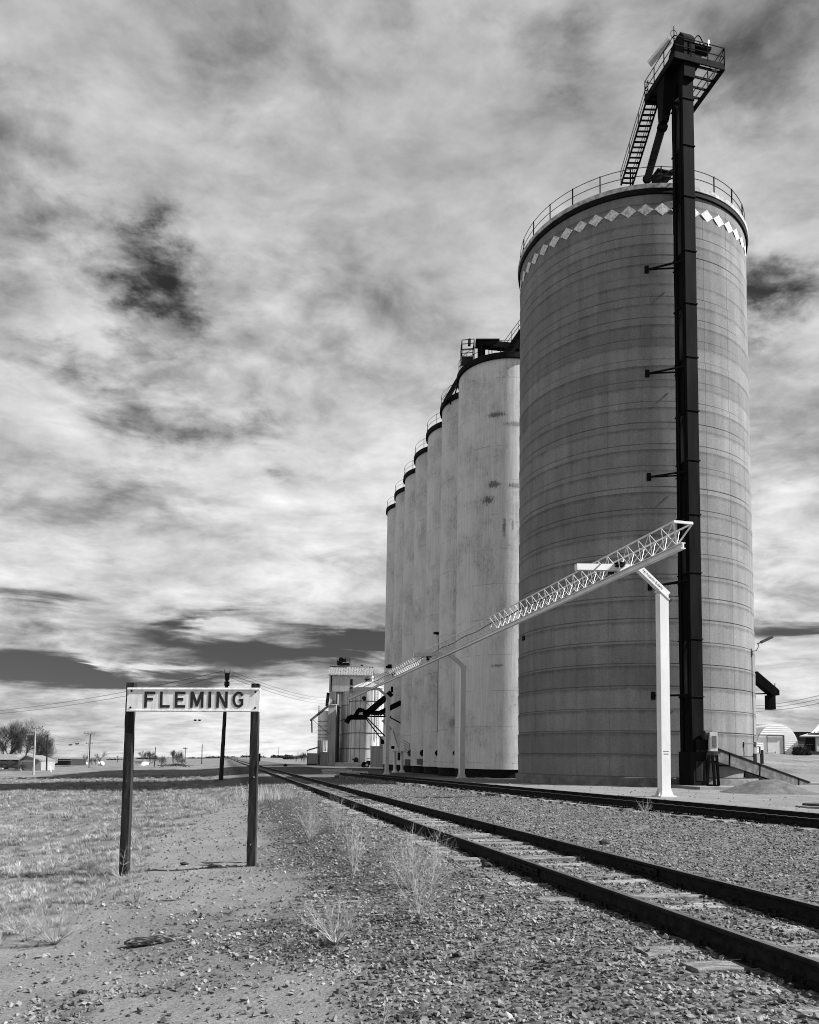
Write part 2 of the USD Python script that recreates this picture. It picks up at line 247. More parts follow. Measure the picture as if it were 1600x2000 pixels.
def ground_material():
    N = Nodes(); g = N.add('geometry'); pos = g + '.position'
    at = N.add('attribute', attribute='zone'); z = N.add('separate_color', {'color': at + '.color'})
    f1 = N.add('noise_texture', {'vector': pos}, scale=38.0, detail=5.0, roughness=0.75)
    f2 = N.add('noise_texture', {'vector': pos}, scale=1.1, detail=6.0, roughness=0.6)
    vo = N.add('voronoi_texture', {'vector': pos}, scale=22.0, feature='f1')
    vs = N.add('separate_color', {'color': vo + '.color'})
    vo2 = N.add('voronoi_texture', {'vector': pos}, scale=9.0, feature='f1')
    vs2 = N.add('separate_color', {'color': vo2 + '.color'})
    sand = N.add('map_range', {'value': f1 + '.fac'}, from_min=0.25, from_max=0.75, to_min=0.05, to_max=0.23) + '.result'
    sand = N.m('multiply', sand, N.add('map_range', {'value': f2 + '.fac'}, from_min=0.3, from_max=0.7, to_min=0.82, to_max=1.15) + '.result')
    gm = N.add('mapping', {'vector': pos}, scale=(1.0, 0.5, 1.0))
    gn = N.add('noise_texture', {'vector': gm + '.vector'}, scale=0.35, detail=9.0, roughness=0.72)
    gn2 = N.add('noise_texture', {'vector': gm + '.vector'}, scale=5.0, detail=6.0, roughness=0.75)
    gr = N.add('map_range', {'value': gn + '.fac'}, from_min=0.34, from_max=0.66, to_min=0.07, to_max=0.18) + '.result'
    gr = N.m('multiply', gr, N.add('map_range', {'value': gn2 + '.fac'}, from_min=0.3, from_max=0.7, to_min=0.72, to_max=1.28) + '.result')
    bal = N.add('map_range', {'value': vs + '.r'}, to_min=0.018, to_max=0.15) + '.result'
    bal2 = N.add('map_range', {'value': vs2 + '.r'}, to_min=0.8, to_max=1.2) + '.result'
    bal = N.m('multiply', N.m('multiply', bal, bal2), N.add('map_range', {'value': f2 + '.fac'}, from_min=0.3, from_max=0.7, to_min=0.8, to_max=1.15) + '.result')
    v = N.add('mix_float', {'fac': z + '.g', 'a': sand, 'b': bal}) + '.result'
    v = N.add('mix_float', {'fac': z + '.r', 'a': v, 'b': gr}) + '.result'
    v = N.m('multiply', v, N.m('subtract', 1.0, N.m('multiply', z + '.b', 0.55)))      # darker stony soil; silo shade painted into turf and yard
    hb = N.m('add', N.m('multiply', f1 + '.fac', 0.5), N.m('multiply', N.m('multiply', vo + '.distance', z + '.g'), -0.8))
    hb = N.m('add', hb, N.m('multiply', N.m('multiply', gn2 + '.fac', z + '.r'), 1.5))
    bp = N.add('bump', {'height': hb}, strength=0.8, distance=0.03)
    p = N.add('principled_bsdf', {'base_color': v, 'normal': bp + '.normal'}, roughness=0.95, specular_ior_level=0.1)
    return usdkit.material(stage, '/World/Looks/ground', N.n, N.l, surface=p + '.BSDF')
M['ground'] = ground_material()

# ------------------------------------------------------------------ prims: things, parts and their custom data
USED, MADE = set(), {}
def numbered(parent, name):
    path, i = f'{parent}/{name}', 0
    while path in USED:
        i += 1; path = f'{parent}/{name}_{i:03d}'
    USED.add(path); return path
class Thing:
    def __init__(s, prim, base): s.prim, s.base, s.path = prim, np.asarray(base, float), str(prim.GetPath())
GROUPS = {'utility_pole': 'utility poles across the field', 'overhead_wire': 'overhead wires between the poles', 'bird': 'small dark birds in the sky', 'bare_bush': 'bare bushes in the field', 'bare_tree': 'bare trees at the left edge',
          'dry_weed': 'dry weeds along the ballast and sand', 'storage_tank': 'white tanks in the distance', 'timber_stack': 'timber stacks at the end of the siding', 'wood_stick': 'dark sticks lying on the ground', 'dark_stone': 'dark stones lying on the ground',
          'wood_plank': 'broken planks under the sign', 'railway_track': 'railway tracks', 'evergreen_clump': 'dark evergreens beyond the field', 'tall_grass_clump': 'pale grass clumps beside the track'}
def data(prim, label=None, cat=None, group=None, kind=None):
    for k, v in (('label', label), ('category', cat), ('group', group), ('kind', kind)):
        if v: prim.SetCustomDataByKey(k, v)
def thing(name, label, cat, base, group=None):
    x = UsdGeom.Xform.Define(stage, numbered('/World', name)); x.AddTranslateOp().Set(Gf.Vec3d(*map(float, base)))
    data(x.GetPrim(), label, cat, group or GROUPS.get(name)); return Thing(x.GetPrim(), base)
def part(owner, name, mesh, m, smooth=False, label=None, kind=None):
    """mesh in world coordinates; owner: a Thing (a part has its own Thing record so that it can own sub-parts)."""
    v, f = (mesh.v(), mesh.f()) if isinstance(mesh, MB) else (np.asarray(mesh[0], float), np.asarray(mesh[1], int))
    p = usdkit.mesh(stage, numbered(owner.path, name), (v - owner.base, f), M[m] if isinstance(m, str) else m, smooth=smooth)
    data(p.GetPrim(), label, None, None, kind)
    return Thing(p.GetPrim(), owner.base)
def solo(name, mesh, m, label=None, cat=None, group=None, kind=None, smooth=False):
    v, f = (mesh.v(), mesh.f()) if isinstance(mesh, MB) else (np.asarray(mesh[0], float), np.asarray(mesh[1], int))
    p = usdkit.mesh(stage, numbered('/World', name), (v, f), M[m] if isinstance(m, str) else m, smooth=smooth)
    data(p.GetPrim(), label, cat, group or (GROUPS.get(name) if label else None), kind); return p
def copy_of(src, loc, rotz, label, group=None, scale=None):
    """another thing that references the first one with its parts"""
    base = src.prim.GetName()
    x = UsdGeom.Xform.Define(stage, numbered('/World', base)); pr = x.GetPrim()
    pr.GetReferences().AddInternalReference(src.prim.GetPath()); x = UsdGeom.Xform(pr)
    x.ClearXformOpOrder(); x.GetTranslateOp() if False else None
    op = pr.GetAttribute('xformOp:translate'); op.Set(Gf.Vec3d(*map(float, loc)))
    r = UsdGeom.XformOp(pr.CreateAttribute('xformOp:rotateZ', Sdf.ValueTypeNames.Float)); r.Set(float(math.degrees(rotz)))
    order = ['xformOp:translate', 'xformOp:rotateZ']
    if scale:
        pr.CreateAttribute('xformOp:scale', Sdf.ValueTypeNames.Float3).Set(Gf.Vec3f(*scale)); order.append('xformOp:scale')
    pr.CreateAttribute('xformOpOrder', Sdf.ValueTypeNames.TokenArray).Set(order)
    pr.SetInstanceable(True); pr.SetCustomDataByKey('label', label)
    if group: pr.SetCustomDataByKey('group', group)
    return Thing(pr, loc)

class MB:
    def __init__(s): s._v, s._f, s.n = [], [], 0
    def add(s, v, f):
        v = np.asarray(v, float); f = np.asarray(f, int)
        if f.shape[1] == 4: f = np.vstack([f[:, [0, 1, 2]], f[:, [0, 2, 3]]])
        s._v.append(v); s._f.append(f + s.n); s.n += len(v); return s
    def v(s): return np.vstack(s._v)
    def f(s): return np.vstack(s._f)
    def box(s, c, size, ax=None):
        ax = np.eye(3) if ax is None else np.asarray(ax, float); h = np.asarray(size, float) / 2
        sg = np.array([[x, y, z] for x in (-1, 1) for y in (-1, 1) for z in (-1, 1)])
        v = np.asarray(c) + (sg * h) @ ax
        f = [[0, 1, 3, 2], [4, 6, 7, 5], [0, 4, 5, 1], [2, 3, 7, 6], [0, 2, 6, 4], [1, 5, 7, 3]]
        if np.linalg.det(ax) < 0: f = [q[::-1] for q in f]
        return s.add(v, f)
    def beam(s, p, q, w, h, up=(0, 0, 1)):
        p, q = np.asarray(p, float), np.asarray(q, float); d = q - p; L = np.linalg.norm(d); d /= L
        up = np.asarray(up, float)
        if abs(d @ up) > 0.98 * np.linalg.norm(up): up = np.array([1.0, 0, 0])
        r = np.cross(d, up); r /= np.linalg.norm(r); u = np.cross(r, d)
        return s.box((p + q) / 2, (L, w, h), np.array([d, -r, u]))
    def tube(s, p, q, r, n=6, r2=None, caps=True):
        p, q = np.asarray(p, float), np.asarray(q, float); d = q - p; L = np.linalg.norm(d); d /= max(L, 1e-9); r2 = r if r2 is None else r2
        a = np.array([0, 0, 1.0]) if abs(d[2]) < 0.9 else np.array([1.0, 0, 0])
        x = np.cross(d, a); x /= np.linalg.norm(x); y = np.cross(d, x); t = np.arange(n) / n * 2 * np.pi
        ring = np.cos(t)[:, None] * x + np.sin(t)[:, None] * y
        v = np.vstack([p + ring * r, q + ring * r2]); i = np.arange(n); j = (i + 1) % n
        s.add(v, np.stack([i, j, j + n, i + n], 1))
        if caps and n > 2:
            k = np.arange(1, n - 1); s._f.append(np.vstack([np.stack([k * 0, k + 1, k], 1), np.stack([k * 0, k, k + 1], 1) + n]) + s.n - 2 * n)
        return s
    def path(s, pts, r, n=6):
        for a, b in zip(pts[:-1], pts[1:]): s.tube(a, b, r, n)
        return s
    def lathe(s, c, prof, n=48, a0=0.0, a1=2 * np.pi, angles=None, radial=None):
        t = np.linspace(a0, a1, n + 1) if angles is None else np.asarray(angles); full = abs((t[-1] - t[0]) - 2 * np.pi) < 1e-6
        prof = np.asarray(prof, float); k = len(prof); vs = []
        for i, a in enumerate(t):
            rr = prof[:, 0] + (0 if radial is None else radial[i])
            vs.append(np.stack([c[0] + rr * np.cos(a), c[1] + rr * np.sin(a), prof[:, 1] + (c[2] if len(c) > 2 else 0)], 1))
        v = np.vstack(vs); f = []
        for i in range(len(t) - 1):
            b, e = i * k, (i + 1) * k
            for j in range(k - 1): f.append([b + j, e + j, e + j + 1, b + j + 1])
        return s.add(v, f)
    def prism(s, poly, o, ex, ey, ez, depth):
        """shapely polygon in the plane (ex, ey) at o, extruded by depth along ez"""
        for g in getattr(poly, 'geoms', [poly]):
            m = trimesh.creation.extrude_polygon(g, depth, engine='earcut'); v = np.asarray(m.vertices)
            f = np.asarray(m.faces)
            if np.dot(np.cross(ex, ey), ez) < 0: f = f[:, ::-1]
            s.add(np.asarray(o) + v[:, :1] * np.asarray(ex) + v[:, 1:2] * np.asarray(ey) + v[:, 2:] * np.asarray(ez), f)
        return s
def pbox(mb, x0, y0, x1, y1, Y, depth, dy=0.0):
    """upright box whose front face spans these pixels at the distance Y"""
    a, b = at_y(x0, y1, Y), at_y(x1, y0, Y)
    return mb.box(((a[0] + b[0]) / 2, Y + dy + depth / 2, (a[2] + b[2]) / 2), (abs(b[0] - a[0]), depth, abs(b[2] - a[2])))

# ------------------------------------------------------------------ frames and terrain
TH = -0.2345; D = np.array([math.sin(TH), math.cos(TH), 0]); N_ = np.array([math.cos(TH), -math.sin(TH), 0]); ZU = np.array([0, 0, 1.0])
TH2 = -0.3073; D2 = np.array([math.sin(TH2), math.cos(TH2), 0]); N2 = np.array([math.cos(TH2), -math.sin(TH2), 0])
def sstep(x, a, b): t = np.clip((np.asarray(x, float) - a) / (b - a), 0, 1); return t * t * (3 - 2 * t)
PA = [-400, -60, -17, -4.3, -.71, .84, 1.9, 2.9, 3.3, 6.0, 6.7, 8.2, 10.4, 11.6, 12.4, 14, 400]
PZ = [-.62, -.55, -.5, -.34, -.1, .07, .17, .235, .25, .25, .26, .30, .42, .5, .5, .5, .46]
def gz(x, y, detail=False):
    x, y = np.asarray(x, float), np.asarray(y, float); a = N_[0] * x + N_[1] * y; s = D[0] * x + D[1] * y
    z = np.interp(a, PA, PZ)
    z = z - 0.05 * sstep(s, 40, 60) * sstep(a, 8, 12) * (1 - sstep(a, 24, 30)) - 0.24 * sstep(s, 53, 60) * sstep(a, 9, 14) * (1 - sstep(s, 110, 120))
    z = z + 2.95 * sstep(y, 52, 100) * sstep(a, 33, 52) * (1 - sstep(s, 300, 800))
    z = z - 0.026 * np.maximum(0, -(x + 0.2 * y) - 12) * (1 - sstep(np.hypot(x, y), 3000, 6000) * 0.3)
    P = np.stack([x, y, 0 * x], -1)
    r = np.hypot(x, y); trk = np.exp(-((a - 4.57) / 2.2) ** 2)
    z = z + (meshkit.fbm(P / 9.0, 3, 3) - 0.5) * 0.16 * (1 - trk) * sstep(r, 5, 25) * (1 - 0.7 * sstep(a, 7, 10) * (1 - sstep(a, 30, 40)))
    z = z + (meshkit.fbm(P / 0.9, 3, 5) - 0.5) * 0.05 * (1 - 0.75 * trk)
    if detail:
        z = z + (meshkit.fbm(P / 0.16, 3, 9) - 0.5) * 0.022 * (1 - sstep(r, 20, 40))
    return z
def G(x, y, far=4000.0):
    """where the sight line through a pixel meets the ground"""
    r = ray(x, y); t = np.concatenate([np.arange(2, 60, .05), np.geomspace(60, far, 2500)]) / r[1]
    P = CO + t[:, None] * r; below = P[:, 2] < gz(P[:, 0], P[:, 1])
    i = np.argmax(below) if below.any() else len(t) - 1
    return P[i]
def on(x, y, dz=0.0): return np.array([x, y, float(gz(x, y)) + dz])

def build_ground():
    ang = np.concatenate([np.radians(np.linspace(-180, -50, 40, endpoint=False)), np.radians(np.linspace(-50, 50, 460, endpoint=False)), np.radians(np.linspace(50, 180, 40))])
    rad = np.concatenate([[0.3], np.geomspace(1.0, 40, 420), np.geomspace(41, 8000, 190)])
    A, Rr = np.meshgrid(ang, rad, indexing='ij'); X, Y = Rr * np.sin(A), Rr * np.cos(A); Z = gz(X, Y, True)
    n, k = A.shape; v = np.stack([X, Y, Z], -1).reshape(-1, 3)
    i, j = np.meshgrid(np.arange(n - 1), np.arange(k - 1), indexing='ij'); b = (i * k + j).ravel()
    f = np.stack([b, b + 1, b + k + 1, b + k], 1)
    fan = np.array([[n * k, (q + 1) * k, q * k] for q in range(n - 1)]); v = np.vstack([v, [[0, 0, float(gz(0, 0))]]])
    f = np.vstack([np.vstack([f[:, [0, 1, 2]], f[:, [0, 2, 3]]]), fan[:, [0, 2, 1]]])
    nrm = np.cross(v[f[0, 1]] - v[f[0, 0]], v[f[0, 2]] - v[f[0, 0]])
    if nrm[2] < 0: f = f[:, ::-1]
    p = usdkit.mesh(stage, numbered('/World', 'ground'), (v, f), M['ground'], smooth=True)
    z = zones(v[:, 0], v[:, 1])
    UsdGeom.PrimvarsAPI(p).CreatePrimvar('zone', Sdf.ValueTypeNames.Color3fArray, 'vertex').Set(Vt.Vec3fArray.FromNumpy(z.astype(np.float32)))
    data(p.GetPrim(), kind='structure')
def zones(x, y):
    a = N_[0] * x + N_[1] * y; s = D[0] * x + D[1] * y; P = np.stack([x, y, 0 * x], -1)
    w = (meshkit.fbm(P / 1.7, 4, 21) - 0.5) * 2
    edge = -1.5 + 1.6 * sstep(s, 16, 30) - 1.2 * (1 - sstep(s, 6.5, 9.0))
    grass = 1 - sstep(a + w * 1.1, edge - 0.5, edge + 0.5)
    grass = np.maximum(grass, sstep(s, 150, 200) * sstep(np.abs(a - 6), 8, 14))
    grass = np.maximum(grass, sstep(y, 60, 75) * sstep(a, 38, 46))
    bal = sstep(a + w * 0.8, 0.5, 1.4) * (1 - sstep(a + w * 0.9, 11.6, 12.6))
    w2 = (meshkit.fbm(P / 0.8, 4, 77) - 0.5) * 2
    bal = np.clip(bal + 0.75 * sstep(w2, 0.05, 0.45) * sstep(a, -2.2, -.6) * (1 - sstep(s, 9, 13)) + 0.3 * sstep(w, 0.1, 0.6) * sstep(a, -1.5, 0), 0, 1) * (1 - grass)
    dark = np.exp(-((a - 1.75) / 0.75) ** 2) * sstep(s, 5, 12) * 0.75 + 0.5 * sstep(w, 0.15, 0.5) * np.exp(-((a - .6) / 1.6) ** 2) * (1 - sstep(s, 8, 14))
    # silo shadow painted into turf colour: a broad swath a way behind the sign
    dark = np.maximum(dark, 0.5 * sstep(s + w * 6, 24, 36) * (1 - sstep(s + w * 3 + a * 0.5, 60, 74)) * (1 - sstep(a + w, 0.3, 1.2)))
    dark = np.maximum(dark, 0.8 * sstep(s, 53, 58) * (1 - sstep(s, 150, 170)) * sstep(a, 8.5, 12) * (1 - sstep(a, 32, 40))); grass = grass * (1 - sstep(s, 60, 70) * (1 - sstep(s, 150, 180)) * sstep(a, 6, 8) * (1 - sstep(a, 34, 40)))  # shade at the foot of the silos and old elevator, painted into dirt
    return np.clip(np.stack([grass, bal, dark], -1), 0, 1)
build_ground()

# ------------------------------------------------------------------ railway tracks
def rail_profile(h=0.17):
    return np.array([(-.07, 0), (.07, 0), (.07, .012), (.012, .035), (.010, h - .045), (.036, h - .032), (.036, h - .006), (.028, h), (-.028, h), (-.036, h - .006), (-.036, h - .032), (-.010, h - .045), (-.012, .035), (-.07, .012)])
def extrude_rail(mb, prof, a, s0, s1, z, Nv, Dv, steps=1):
    ss = np.linspace(s0, s1, steps + 1); k = len(prof); vs = []
    for s in ss: vs.append(Nv * a + Dv * s + prof[:, :1] * Nv + np.stack([0 * prof[:, 0], 0 * prof[:, 0], prof[:, 1] + z], 1))
    f = []
    for i in range(steps):
        for j in range(k): j2 = (j + 1) % k; f.append([i * k + j, i * k + j2, (i + 1) * k + j2, (i + 1) * k + j])
    mb.add(np.vstack(vs), np.array(f))
    cap = trimesh.creation.triangulate_polygon(Polygon(prof), engine='earcut')
    cv, cf = cap
    for s in (s0, s1): mb.add(Nv * a + Dv * s + cv[:, :1] * Nv + np.stack([0 * cv[:, 0], 0 * cv[:, 0], cv[:, 1] + z], 1), cf)
A_NEAR, RAIL_Z, GAUGE, HR = 3.84, 0.432, 1.505, 0.17
def make_track(name, label, a0, rz, Nv, Dv, s0, s1, tie_s, joints, tie_top):
    base = Nv * (a0 + GAUGE / 2) + Dv * s0 + ZU * (rz - HR); t = thing(name, label, 'railway track', base)
    prof = rail_profile(HR)
    for k in range(2):
        a = a0 + k * GAUGE; mb = MB(); extrude_rail(mb, prof, a, s0, s1, rz - HR, Nv, Dv)
        rl = part(t, 'rail', mb, 'rust', smooth=35)
        ms = MB(); ms.add(np.array([Nv * (a + q) + Dv * s + ZU * (rz + .001) for q in (-.027, .027) for s in (s0, s1)]), [[0, 2, 3, 1]])
        part(rl, 'running_surface', ms, 'polished')
        for js in joints[k]:
            jb = MB()
            for sd in (-1, 1):
                jb.beam(Nv * (a + sd * .026) + Dv * (js - .42) + ZU * (rz - .088), Nv * (a + sd * .026) + Dv * (js + .42) + ZU * (rz - .088), .028, .085)
                for q in (-.3, -.1, .1, .3): jb.tube(Nv * (a + sd * .04) + Dv * (js + q) + ZU * (rz - .088), Nv * (a + sd * .066) + Dv * (js + q) + ZU * (rz - .088), .017, 6)
            part(rl, 'joint_bar', jb, 'rust')
    tl = MB(); rng = np.random.default_rng(3)
    for i, s in enumerate(tie_s):
        sk = rng.normal(0, .012); off = rng.normal(0, .05); L = 2.6 + rng.normal(0, .06); w = .225 + rng.normal(0, .012); dz = rng.normal(-.004, .012)
        c = Nv * (a0 + GAUGE / 2 + off) + Dv * (s + rng.normal(0, .03)) + ZU * (tie_top - .09 + dz)
        ax = np.array([Nv * math.cos(sk) + Dv * math.sin(sk), -Nv * math.sin(sk) + Dv * math.cos(sk), ZU])
        m = MB(); h, d_ = .18, .012
        xs = np.linspace(-L / 2, L / 2, 7); pr = np.array([(-w / 2, -h / 2), (-w / 2, h / 2 - d_), (-w / 2 + d_, h / 2), (w / 2 - d_, h / 2), (w / 2, h / 2 - d_), (w / 2, -h / 2)])
        vs = []
        for x in xs:
            jig = rng.normal(0, .007, (6, 2)); vs.append(c + x * ax[0] + (pr[:, :1] + jig[:, :1]) * ax[1] + (pr[:, 1:] + jig[:, 1:]) * ZU)
        f = [[q * 6 + j, q * 6 + j + 1, (q + 1) * 6 + j + 1, (q + 1) * 6 + j] for q in range(6) for j in range(5)]
        f = np.array(f); f = np.vstack([f[:, [0, 2, 1]], f[:, [0, 3, 2]]]); e = np.array([[0, 1, 2], [0, 2, 3], [0, 3, 4], [0, 4, 5]])
        m.add(np.vstack(vs), np.vstack([f, e, e[:, ::-1] + 36]))
        if i < 150: tt = part(t, 'tie', m, 'tie_wood')
        else: tl.add(m.v(), m.f()); tt = None
        if i < 60 and tt is not None:
            for k in range(2):
                pm = MB(); cc = Nv * (a0 + k * GAUGE) + Dv * s + ZU * (tie_top + .006); pm.box(cc, (.30, .19, .014), np.array([Nv, Dv, ZU]))
                for sd in (-1, 1):
                    for e_ in (-1, 1): pm.box(cc + Nv * sd * .095 + Dv * e_ * .05 + ZU * .025, (.03, .02, .035), np.array([Nv, Dv, ZU]))
                part(tt, 'tie_plate', pm, 'rust')
    if tl.n: part(t, 'tie', tl, 'tie_wood', kind='stuff', label='far wooden ties running together in the distance')
    return t
_ts, _s = [], 1.2
_tr = random.Random(5)
while _s < 150: _ts.append(_s); _s += .53 + _tr.uniform(-.03, .03)
make_track('railway_track', 'main railway track with dark rails and weathered ties beside the station sign', A_NEAR, RAIL_Z, N_, D, -3, 900, _ts, ([9.4, 21.2, 33, 45], [9.2, 15.2, 27, 39]), RAIL_Z - HR + .000)
make_track('railway_track', 'half buried siding track of two dark rails in front of the concrete silos', 12.40, 0.667, N2, D2, -4, 55.5, np.arange(2, 55, .56), ([14, 26], [20, 32]), 0.667 - HR - .03)

# ------------------------------------------------------------------ the big grey silo
SC, SR, LIFT = np.array([13.83, 47.67]), 6.99, 1.19
SZ0 = float(gz(*(SC - [2, 6.8]))) - 0.15
RIM = 34.05
def silo_ang(px, side_front=True):
    """angle on the silo's wall, seen at pixel column px (at mid height)"""
    d = ray(px, 1000.0)[:2]; d = d / np.linalg.norm(d); b = SC @ d; disc = b * b - SC @ SC + SR * SR; t = b - math.sqrt(max(disc, 0)); p = d * t - SC
    return math.atan2(p[1], p[0])
def big_silo():
    t = thing('concrete_silo', 'tall bare grey concrete silo ringed with white diamonds, nearest the camera', 'grain silo', (SC[0], SC[1], SZ0))
    cm = silo_concrete('silo_concrete', SC[0], SC[1], SZ0 + .62, LIFT)
    seams = np.arange(24) / 24 * 2 * np.pi + 0.07; ang, radl = [], []
    for a in seams:
        for k, (q, r_) in enumerate(((-.002, 0), (0, -.009), (.002, 0))): ang.append(a + q); radl.append(r_)
        for q in range(1, 6): ang.append(a + q / 6 * 2 * np.pi / 24); radl.append(0)
    ang.append(ang[0] + 2 * np.pi); radl.append(radl[0])
    foot = MB(); foot.lathe((SC[0], SC[1]), [(SR + .16, SZ0 - 1.2), (SR + .16, SZ0 + .60), (SR + .14, SZ0 + .62), (SR - .1, SZ0 + .62)], 96)
    part(t, 'footing_ring', foot, 'concrete_dark', smooth=30)
    rg = np.random.default_rng(11); z = SZ0 + .62; n = int(round((RIM - .45 - z) / LIFT)); h = (RIM - .45 - z) / n
    for i in range(n):
        o = rg.normal(0, .006); gr_ = rg.uniform(.02, .055); m = MB(); zb, zt = z + i * h, z + (i + 1) * h
        m.lathe((SC[0], SC[1]), [(SR - .05 + o, zb), (SR - .05 + o, zb + gr_), (SR - .010 + o, zb + gr_ + .012), (SR + o, zb + .3), (SR + .022 + o, zt - .03), (SR + .024 + o, zt - .004), (SR - .05 + o, zt)], angles=ang, radial=radl)
        part(t, 'concrete_lift', m, cm, smooth=30)
    slab = MB(); slab.lathe((SC[0], SC[1]), [(SR - .2, RIM - .46), (SR + .10, RIM - .45), (SR + .13, RIM - .42), (SR + .13, RIM - .16), (SR, RIM - .155)], 120)
    part(t, 'rim_beam', slab, 'tar', smooth=30)
    top = MB(); top.lathe((SC[0], SC[1]), [(SR - .1, RIM - .15), (SR + .17, RIM - .15), (SR + .18, RIM + .10), (SR + .1, RIM + .14), (.3, RIM + .55), (.02, RIM + .55)], 120)
    part(t, 'roof_slab', top, 'roof_slab', smooth=30)
    # painted diamonds, thin sheets bent to the wall
    zc, hh = RIM - 1.36, .37; nd = 48
    for k in range(nd):
        a0 = silo_ang(1267) + k * 2 * np.pi / nd; w = 2 * np.pi / nd * .47; vs, f = [], []
        for j in range(-4, 5):
            q = j / 4; half = hh * (1 - abs(q)); a = a0 + w * q; r_ = SR + .040
            for e in (-1, 1): vs.append([SC[0] + r_ * math.cos(a), SC[1] + r_ * math.sin(a), zc + e * max(half, .004)])
        for j in range(8): f.append([2 * j, 2 * j + 2, 2 * j + 3, 2 * j + 1])
        part(t, 'painted_diamond', (np.array(vs), np.vstack([np.array(f)[:, [0, 1, 2]], np.array(f)[:, [0, 2, 3]]])), 'paint_diamond')
    # guard rail round the roof
    rl = MB(); aa = np.linspace(0, 2 * np.pi, 97); rr = SR + .0
    for hz in (.62, 1.12): rl.path([np.array([SC[0] + rr * math.cos(a), SC[1] + rr * math.sin(a), RIM + .1 + hz]) for a in aa], .02, 5)
    g = part(t, 'guard_rail', rl, 'black_steel')
    for k in range(26):
        a = k / 26 * 2 * np.pi + .1; m = MB(); p = np.array([SC[0] + rr * math.cos(a), SC[1] + rr * math.sin(a), RIM + .05])
        m.beam(p, p + ZU * 1.2, .06, .06); part(g, 'rail_post', m, 'black_steel')
    # flood lamp on the right with its conduit and boxes
    a = silo_ang(1461); o = np.array([math.cos(a), math.sin(a), 0]); w = np.array([SC[0], SC[1], 0]) + o * (SR + .05)
    def wz(py): return w + ZU * (at_plane(1470, py, w, np.array([0, 1.0, 0]))[2])
    cd = MB(); cd.path([wz(1480), wz(1272), wz(1271) + np.array([.25, 0, 0]), wz(1262) + np.array([.42, .05, 0]), wz(1258) + np.array([.42, .05, 0])], .022, 6); part(t, 'conduit', cd, 'pipe_gray')
    lm = MB(); lp = wz(1256) + np.array([.42, 0, 0]); dv = np.array([.86, -.1, .42]); dv /= np.linalg.norm(dv)
    lm.beam(lp - dv * .12, lp + dv * .2, .07, .07).beam(lp + dv * .15, lp + dv * .78, .40, .16); part(t, 'flood_lamp', lm, 'pipe_gray')
    # small dark hatch low on the left
    a = silo_ang(1025); o = np.array([math.cos(a), math.sin(a), 0]); tt = np.array([-o[1], o[0], 0]); pz = at_y(1025, 1221, 42)[2]
    hm = MB(); hm.box(np.array([SC[0], SC[1], pz]) + o * (SR + .03), (.08, .42, .28), np.array([o, tt, ZU])); part(t, 'vent_cover', hm, 'tar')
    return t
big_silo()

